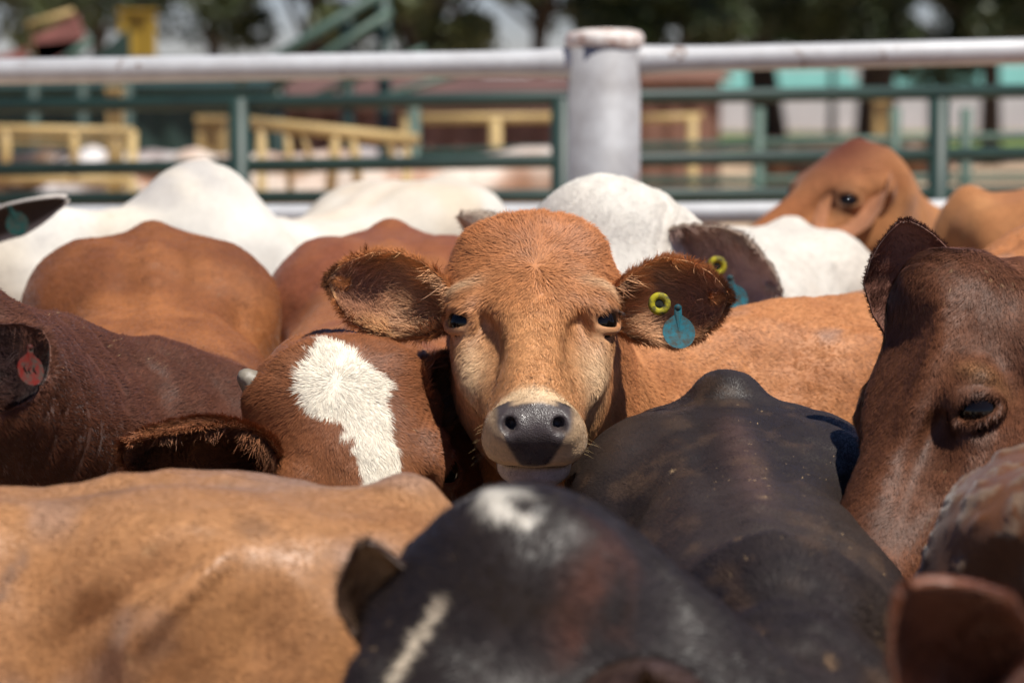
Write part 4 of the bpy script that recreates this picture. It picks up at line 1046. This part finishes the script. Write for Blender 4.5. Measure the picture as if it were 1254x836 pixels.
if want('N'):
    def mn(P, h, reg, c):
        y = P[:, 1] / Nn.L; m = sstep(.05, .25, fbm(P * (1, 1, .8), 48, 77, 5) + .9 * gauss(np.stack([y, P[:, 2]], 1), (.10, .99), (.22, .10)) - .78)
        c = mix(c, lin(132, 112, 92), m * .7); return c
    Nn = Cow('cow', 'rust brown rump caked with dried grey mud, at the lower right edge', 81, (.585, 2.84), (1.08, 3.52), ZH(548, 2.9), ZH(520, 3.3), hw=.215, e=2.2, tailed=False)
    Nn.anat = 0
    Nn.head((1.42, 3.72, 1.15), (.7, .3, -.6), (.6, 0, .8), hs=1.0)
    def dN(V, N, h):
        y = V[:, 1] / Nn.L; m = sstep(.05, .25, fbm(V * (1, 1, .8), 48, 77, 5) + .9 * gauss(np.stack([y, V[:, 2]], 1), (.10, .99), (.22, .10)) - .78)
        return m * (.004 + .003 * fbm(V, 70, 3, 3))
    Nn.finish(coat(lin(108, 66, 36), lin(84, 50, 28), extra=mn), coarse=.008, fine=None, detail=dN, mat='coat5', eyes=False)

if want('O'):
    O = Cow('cow', 'brown cow nearest the bottom right corner, only its cupped ear showing', 91, (1.65, 1.6), (.78, 1.95), 1.0, 1.02, hw=.19)
    O.head(W(1372, 770, 2.14), (-.35, -.6, -.72), (-.3, -.75, .6), hs=1.0, via=W(1420, 800, 2.1))
    O.ear(-1, W(1112, 722, 2.12), (-.1, -.97, -.15), width=.11, basep=(-.085, .035, -.05), roll0=2.1, roll1=1.1)
    O.finish(coat(lin(134, 84, 64), lin(116, 68, 50), inner=lin(76, 46, 34), outer=lin(128, 80, 58)), coarse=.014, fine=.009, fur=dict(density=8e4, length=.010, width=.001, ear_density=8e4, ear_len=.012), mat='coat5')

WHT = lin(216, 211, 201); WHT2 = lin(202, 192, 176)
if want('I'):
    i0 = W(548, 214, 6.25); i1 = W(216, 240, 5.6)
    def mi(P, h, reg, c):
        y = P[:, 1] / Ic.L
        c = mix(c, lin(168, 164, 162), sstep(.78, 1.0, y) * sstep(-.3, .8, fbm(P, 10, 3)) * .7); c = mix(c, lin(205, 180, 150), sstep(.3, .9, fbm(P, 6, 9)) * .35); return c
    Ic = Cow('cow', 'white humped cow with a green-tagged grey ear, behind the brown rumps at left', 101, (i0[0], i0[1]), (i1[0], i1[1]), i0[2], ZH(262, 5.6), hw=.20, sag=.045)
    Ic.f.ell((0, .93 * Ic.L, ZH(262, 5.6) + .0), (.075, .135, ZH(207, 5.6) - ZH(262, 5.6) + .01), k=.08)
    Ic.head(W(-72, 232, 5.25), (-.85, -.4, -.3), (-.2, -.3, .9), hs=1.1, via=W(60, 300, 5.4), crest_r=.06)
    e = Ic.ear(1, W(80, 244, 5.16), (.0, -.75, -.65), width=.07, roll0=1.9, roll1=1.0, basep=(.09, .06, -.06), curl=-.0)
    Ic.finish(coat(WHT, WHT2, inner=lin(60, 50, 46), outer=lin(190, 182, 174), extra=mi), coarse=.016, mat='coat_white', rough=.7, spec=.2, eyes=False)
    ear_tags('tag', Ic.root, Ic.B(W(12, 254, 5.10)), Ic.Bd((.1, -.9, -.1)), Ic.Bd((.5, -.3, -1)), .95, c=(.005, .05, .045))
if want('J'):
    j0 = W(968, 268, 5.75); j1 = W(840, 345, 5.0)
    Jc = Cow('cow', 'white cow behind the calf, blue tag and yellow button in its brown-lined ear', 111, (j0[0], j0[1]), (j1[0], j1[1]), j0[2] + .0, ZH(335, 5.0), hw=.19, sag=.0)
    Jc.head(W(742, 236, 4.74), (-.10, -.62, -.78), (0, -.78, .62), hs=1.15, wide=1.12, crest_r=.08, neck_r=.14, poll_w=.085, poll_bulge=.012, via=W(790, 320, 4.86))
    e = Jc.ear(1, W(952, 358, 4.62), (.1, -.93, -.25), width=.115, roll0=2.0, roll1=.8, basep=(.088, .030, -.060), notch=.10)
    Jc.ear(-1, W(566, 264, 4.70), (-.1, .93, .25), width=.05, roll0=2.0, roll1=.9)
    def dJ(V, N, h):
        x = h[:, 0]; return -.003 * np.maximum(0, np.sin(h[:, 0] * 430 + 60 * h[:, 1])) * gauss(np.stack([x, h[:, 1], h[:, 2]], 1), (.09, .04, -.06), (.03, .05, .06))
    Jc.finish(coat(WHT, lin(214, 206, 194), inner=lin(186, 154, 140), outer=lin(186, 168, 150), extra=lambda P, h, reg, c: mix(c, lin(120, 112, 108), gauss(h, (.1, .09, -.08), (.02, .03, .03)) * .7)), coarse=.015, fine=.007, detail=dJ, mat='coat_white', rough=.7, spec=.2,
              fur=dict(density=2e5, length=.008, width=.001, lift=.10, var=.06, ear_density=1.5e5, ear_len=.02))
    ear_tags('ring', Jc.root, Jc.B(W(877, 326, 4.57)), Jc.Bd((.2, -.95, 0)), Jc.Bd((0, 0, -1)), 1.1)
    ear_tags('tag', Jc.root, Jc.B(W(893, 340, 4.56)), Jc.Bd((.1, -.95, 0)), Jc.Bd((.15, 0, -1)), 1.05, c=(.012, .13, .17))
if want('L'):
    l1 = W(1120, 290, 6.55)
    L_ = Cow('cow', 'tan cow with its red-brown head turned to the left, against the white fence', 121, (l1[0] + .85, 6.72), (l1[0], l1[1]), ZH(275, 6.7), ZH(282, 6.55), hw=.17)
    L_.head(W(1056, 166, 6.15), (-.72, -.46, -.50), (-.42, -.34, .84), hs=1.0, crest_r=.055, neck_r=.085, via=W(1078, 225, 6.35), poll_w=.07)
    L_.ear(1, W(1002, 302, 5.95), (-.5, -.8, .0), width=.12, roll0=1.9, roll1=1.0, basep=(.090, .045, -.06))
    L_.ear(-1, W(1092, 205, 6.3), (0, .5, .5), width=.10, roll0=1.9, roll1=1.0)
    def ml(P, h, reg, c):
        c = mix(c, lin(96, 50, 38), inhead(h) * gauss(h, (0, .04, -.0), (.12, .18, .08)) * .95); return mix(c, lin(46, 34, 32), gauss(np.stack([np.abs(h[:, 0]), h[:, 1], h[:, 2]], 1), (.09, .17, -.055), (.03, .03, .03)) * .9)
    L_.finish(coat(lin(176, 122, 78), lin(150, 94, 56), inner=lin(160, 110, 80), outer=lin(170, 116, 80), extra=ml), coarse=.018, fine=.007, mat='coat_far', rough=.78, spec=.15)

if want('M'):
    Mc = Cow('cow', 'light tan back rising to the right edge, beside the cow with the turned head', 131, (.97, 6.0), (1.88, 6.12), ZH(232, 6.0), ZH(205, 6.1), hw=.20, sag=.01)
    Mc.head((2.3, 6.2, 1.2), (.8, 0, -.6), (.6, 0, .8), hs=1.1)
    Mc.finish(coat(lin(184, 132, 86), lin(156, 102, 64), inner=lin(160, 110, 80), outer=lin(170, 116, 80)), coarse=.016, mat='coat_far', rough=.78, spec=.15, eyes=False)

# animals in the far pens
if want('Z'):
    for k, (lb, px, py, d, dx, c1, c2, F_, nm) in enumerate((
        ('white and brown cow far behind the green fence, over the white hump', 228, 180, 12.4, .9, lin(214, 200, 186), lin(170, 130, 104), (.5, -.6, -.6), 'cow'),
        ('brown cow behind the ladder-like yellow gate', 300, 192, 13.6, .6, lin(120, 84, 72), lin(100, 64, 54), (-.5, -.7, -.5), 'cow'),
        ('black and tan cow behind the long yellow gate, left one', 50, 182, 15.5, -.9, lin(70, 56, 50), lin(150, 118, 90), (.8, -.3, -.5), 'cow'),
        ('white-faced cow behind the long yellow gate, right one', 118, 180, 15.2, .8, lin(214, 208, 204), lin(120, 100, 96), (-.6, -.5, -.5), 'cow'),
        ('tan and black cow beyond the pens, in front of the upright trunk', 1100, 168, 20.0, -.4, lin(120, 82, 54), lin(60, 44, 38), (.8, -.4, -.4), 'cow'))):
        p = W(px, py, d); q = Cow(nm, lb, 200 + k, (p[0] + dx * 2, d + .9), (p[0] + dx * .6, d + .35), max(p[2] - .02, .9), max(p[2] - .05, .9), hw=.2, group='cattle in the far pens')
        q.head(p, F_, (0, -.6, .8), hs=1.1); q.ear(1, p + (.22, -.05, -.12), (0, -1, 0)); q.ear(-1, p + (-.22, -.05, -.12), (0, -1, 0))
        q.finish(coat(c1, c2, inner=c2, outer=c1, n1=4), coarse=.026, mat='coat5', eyes=False)
print('SCRIPT %.1fs' % (time.time() - T0))
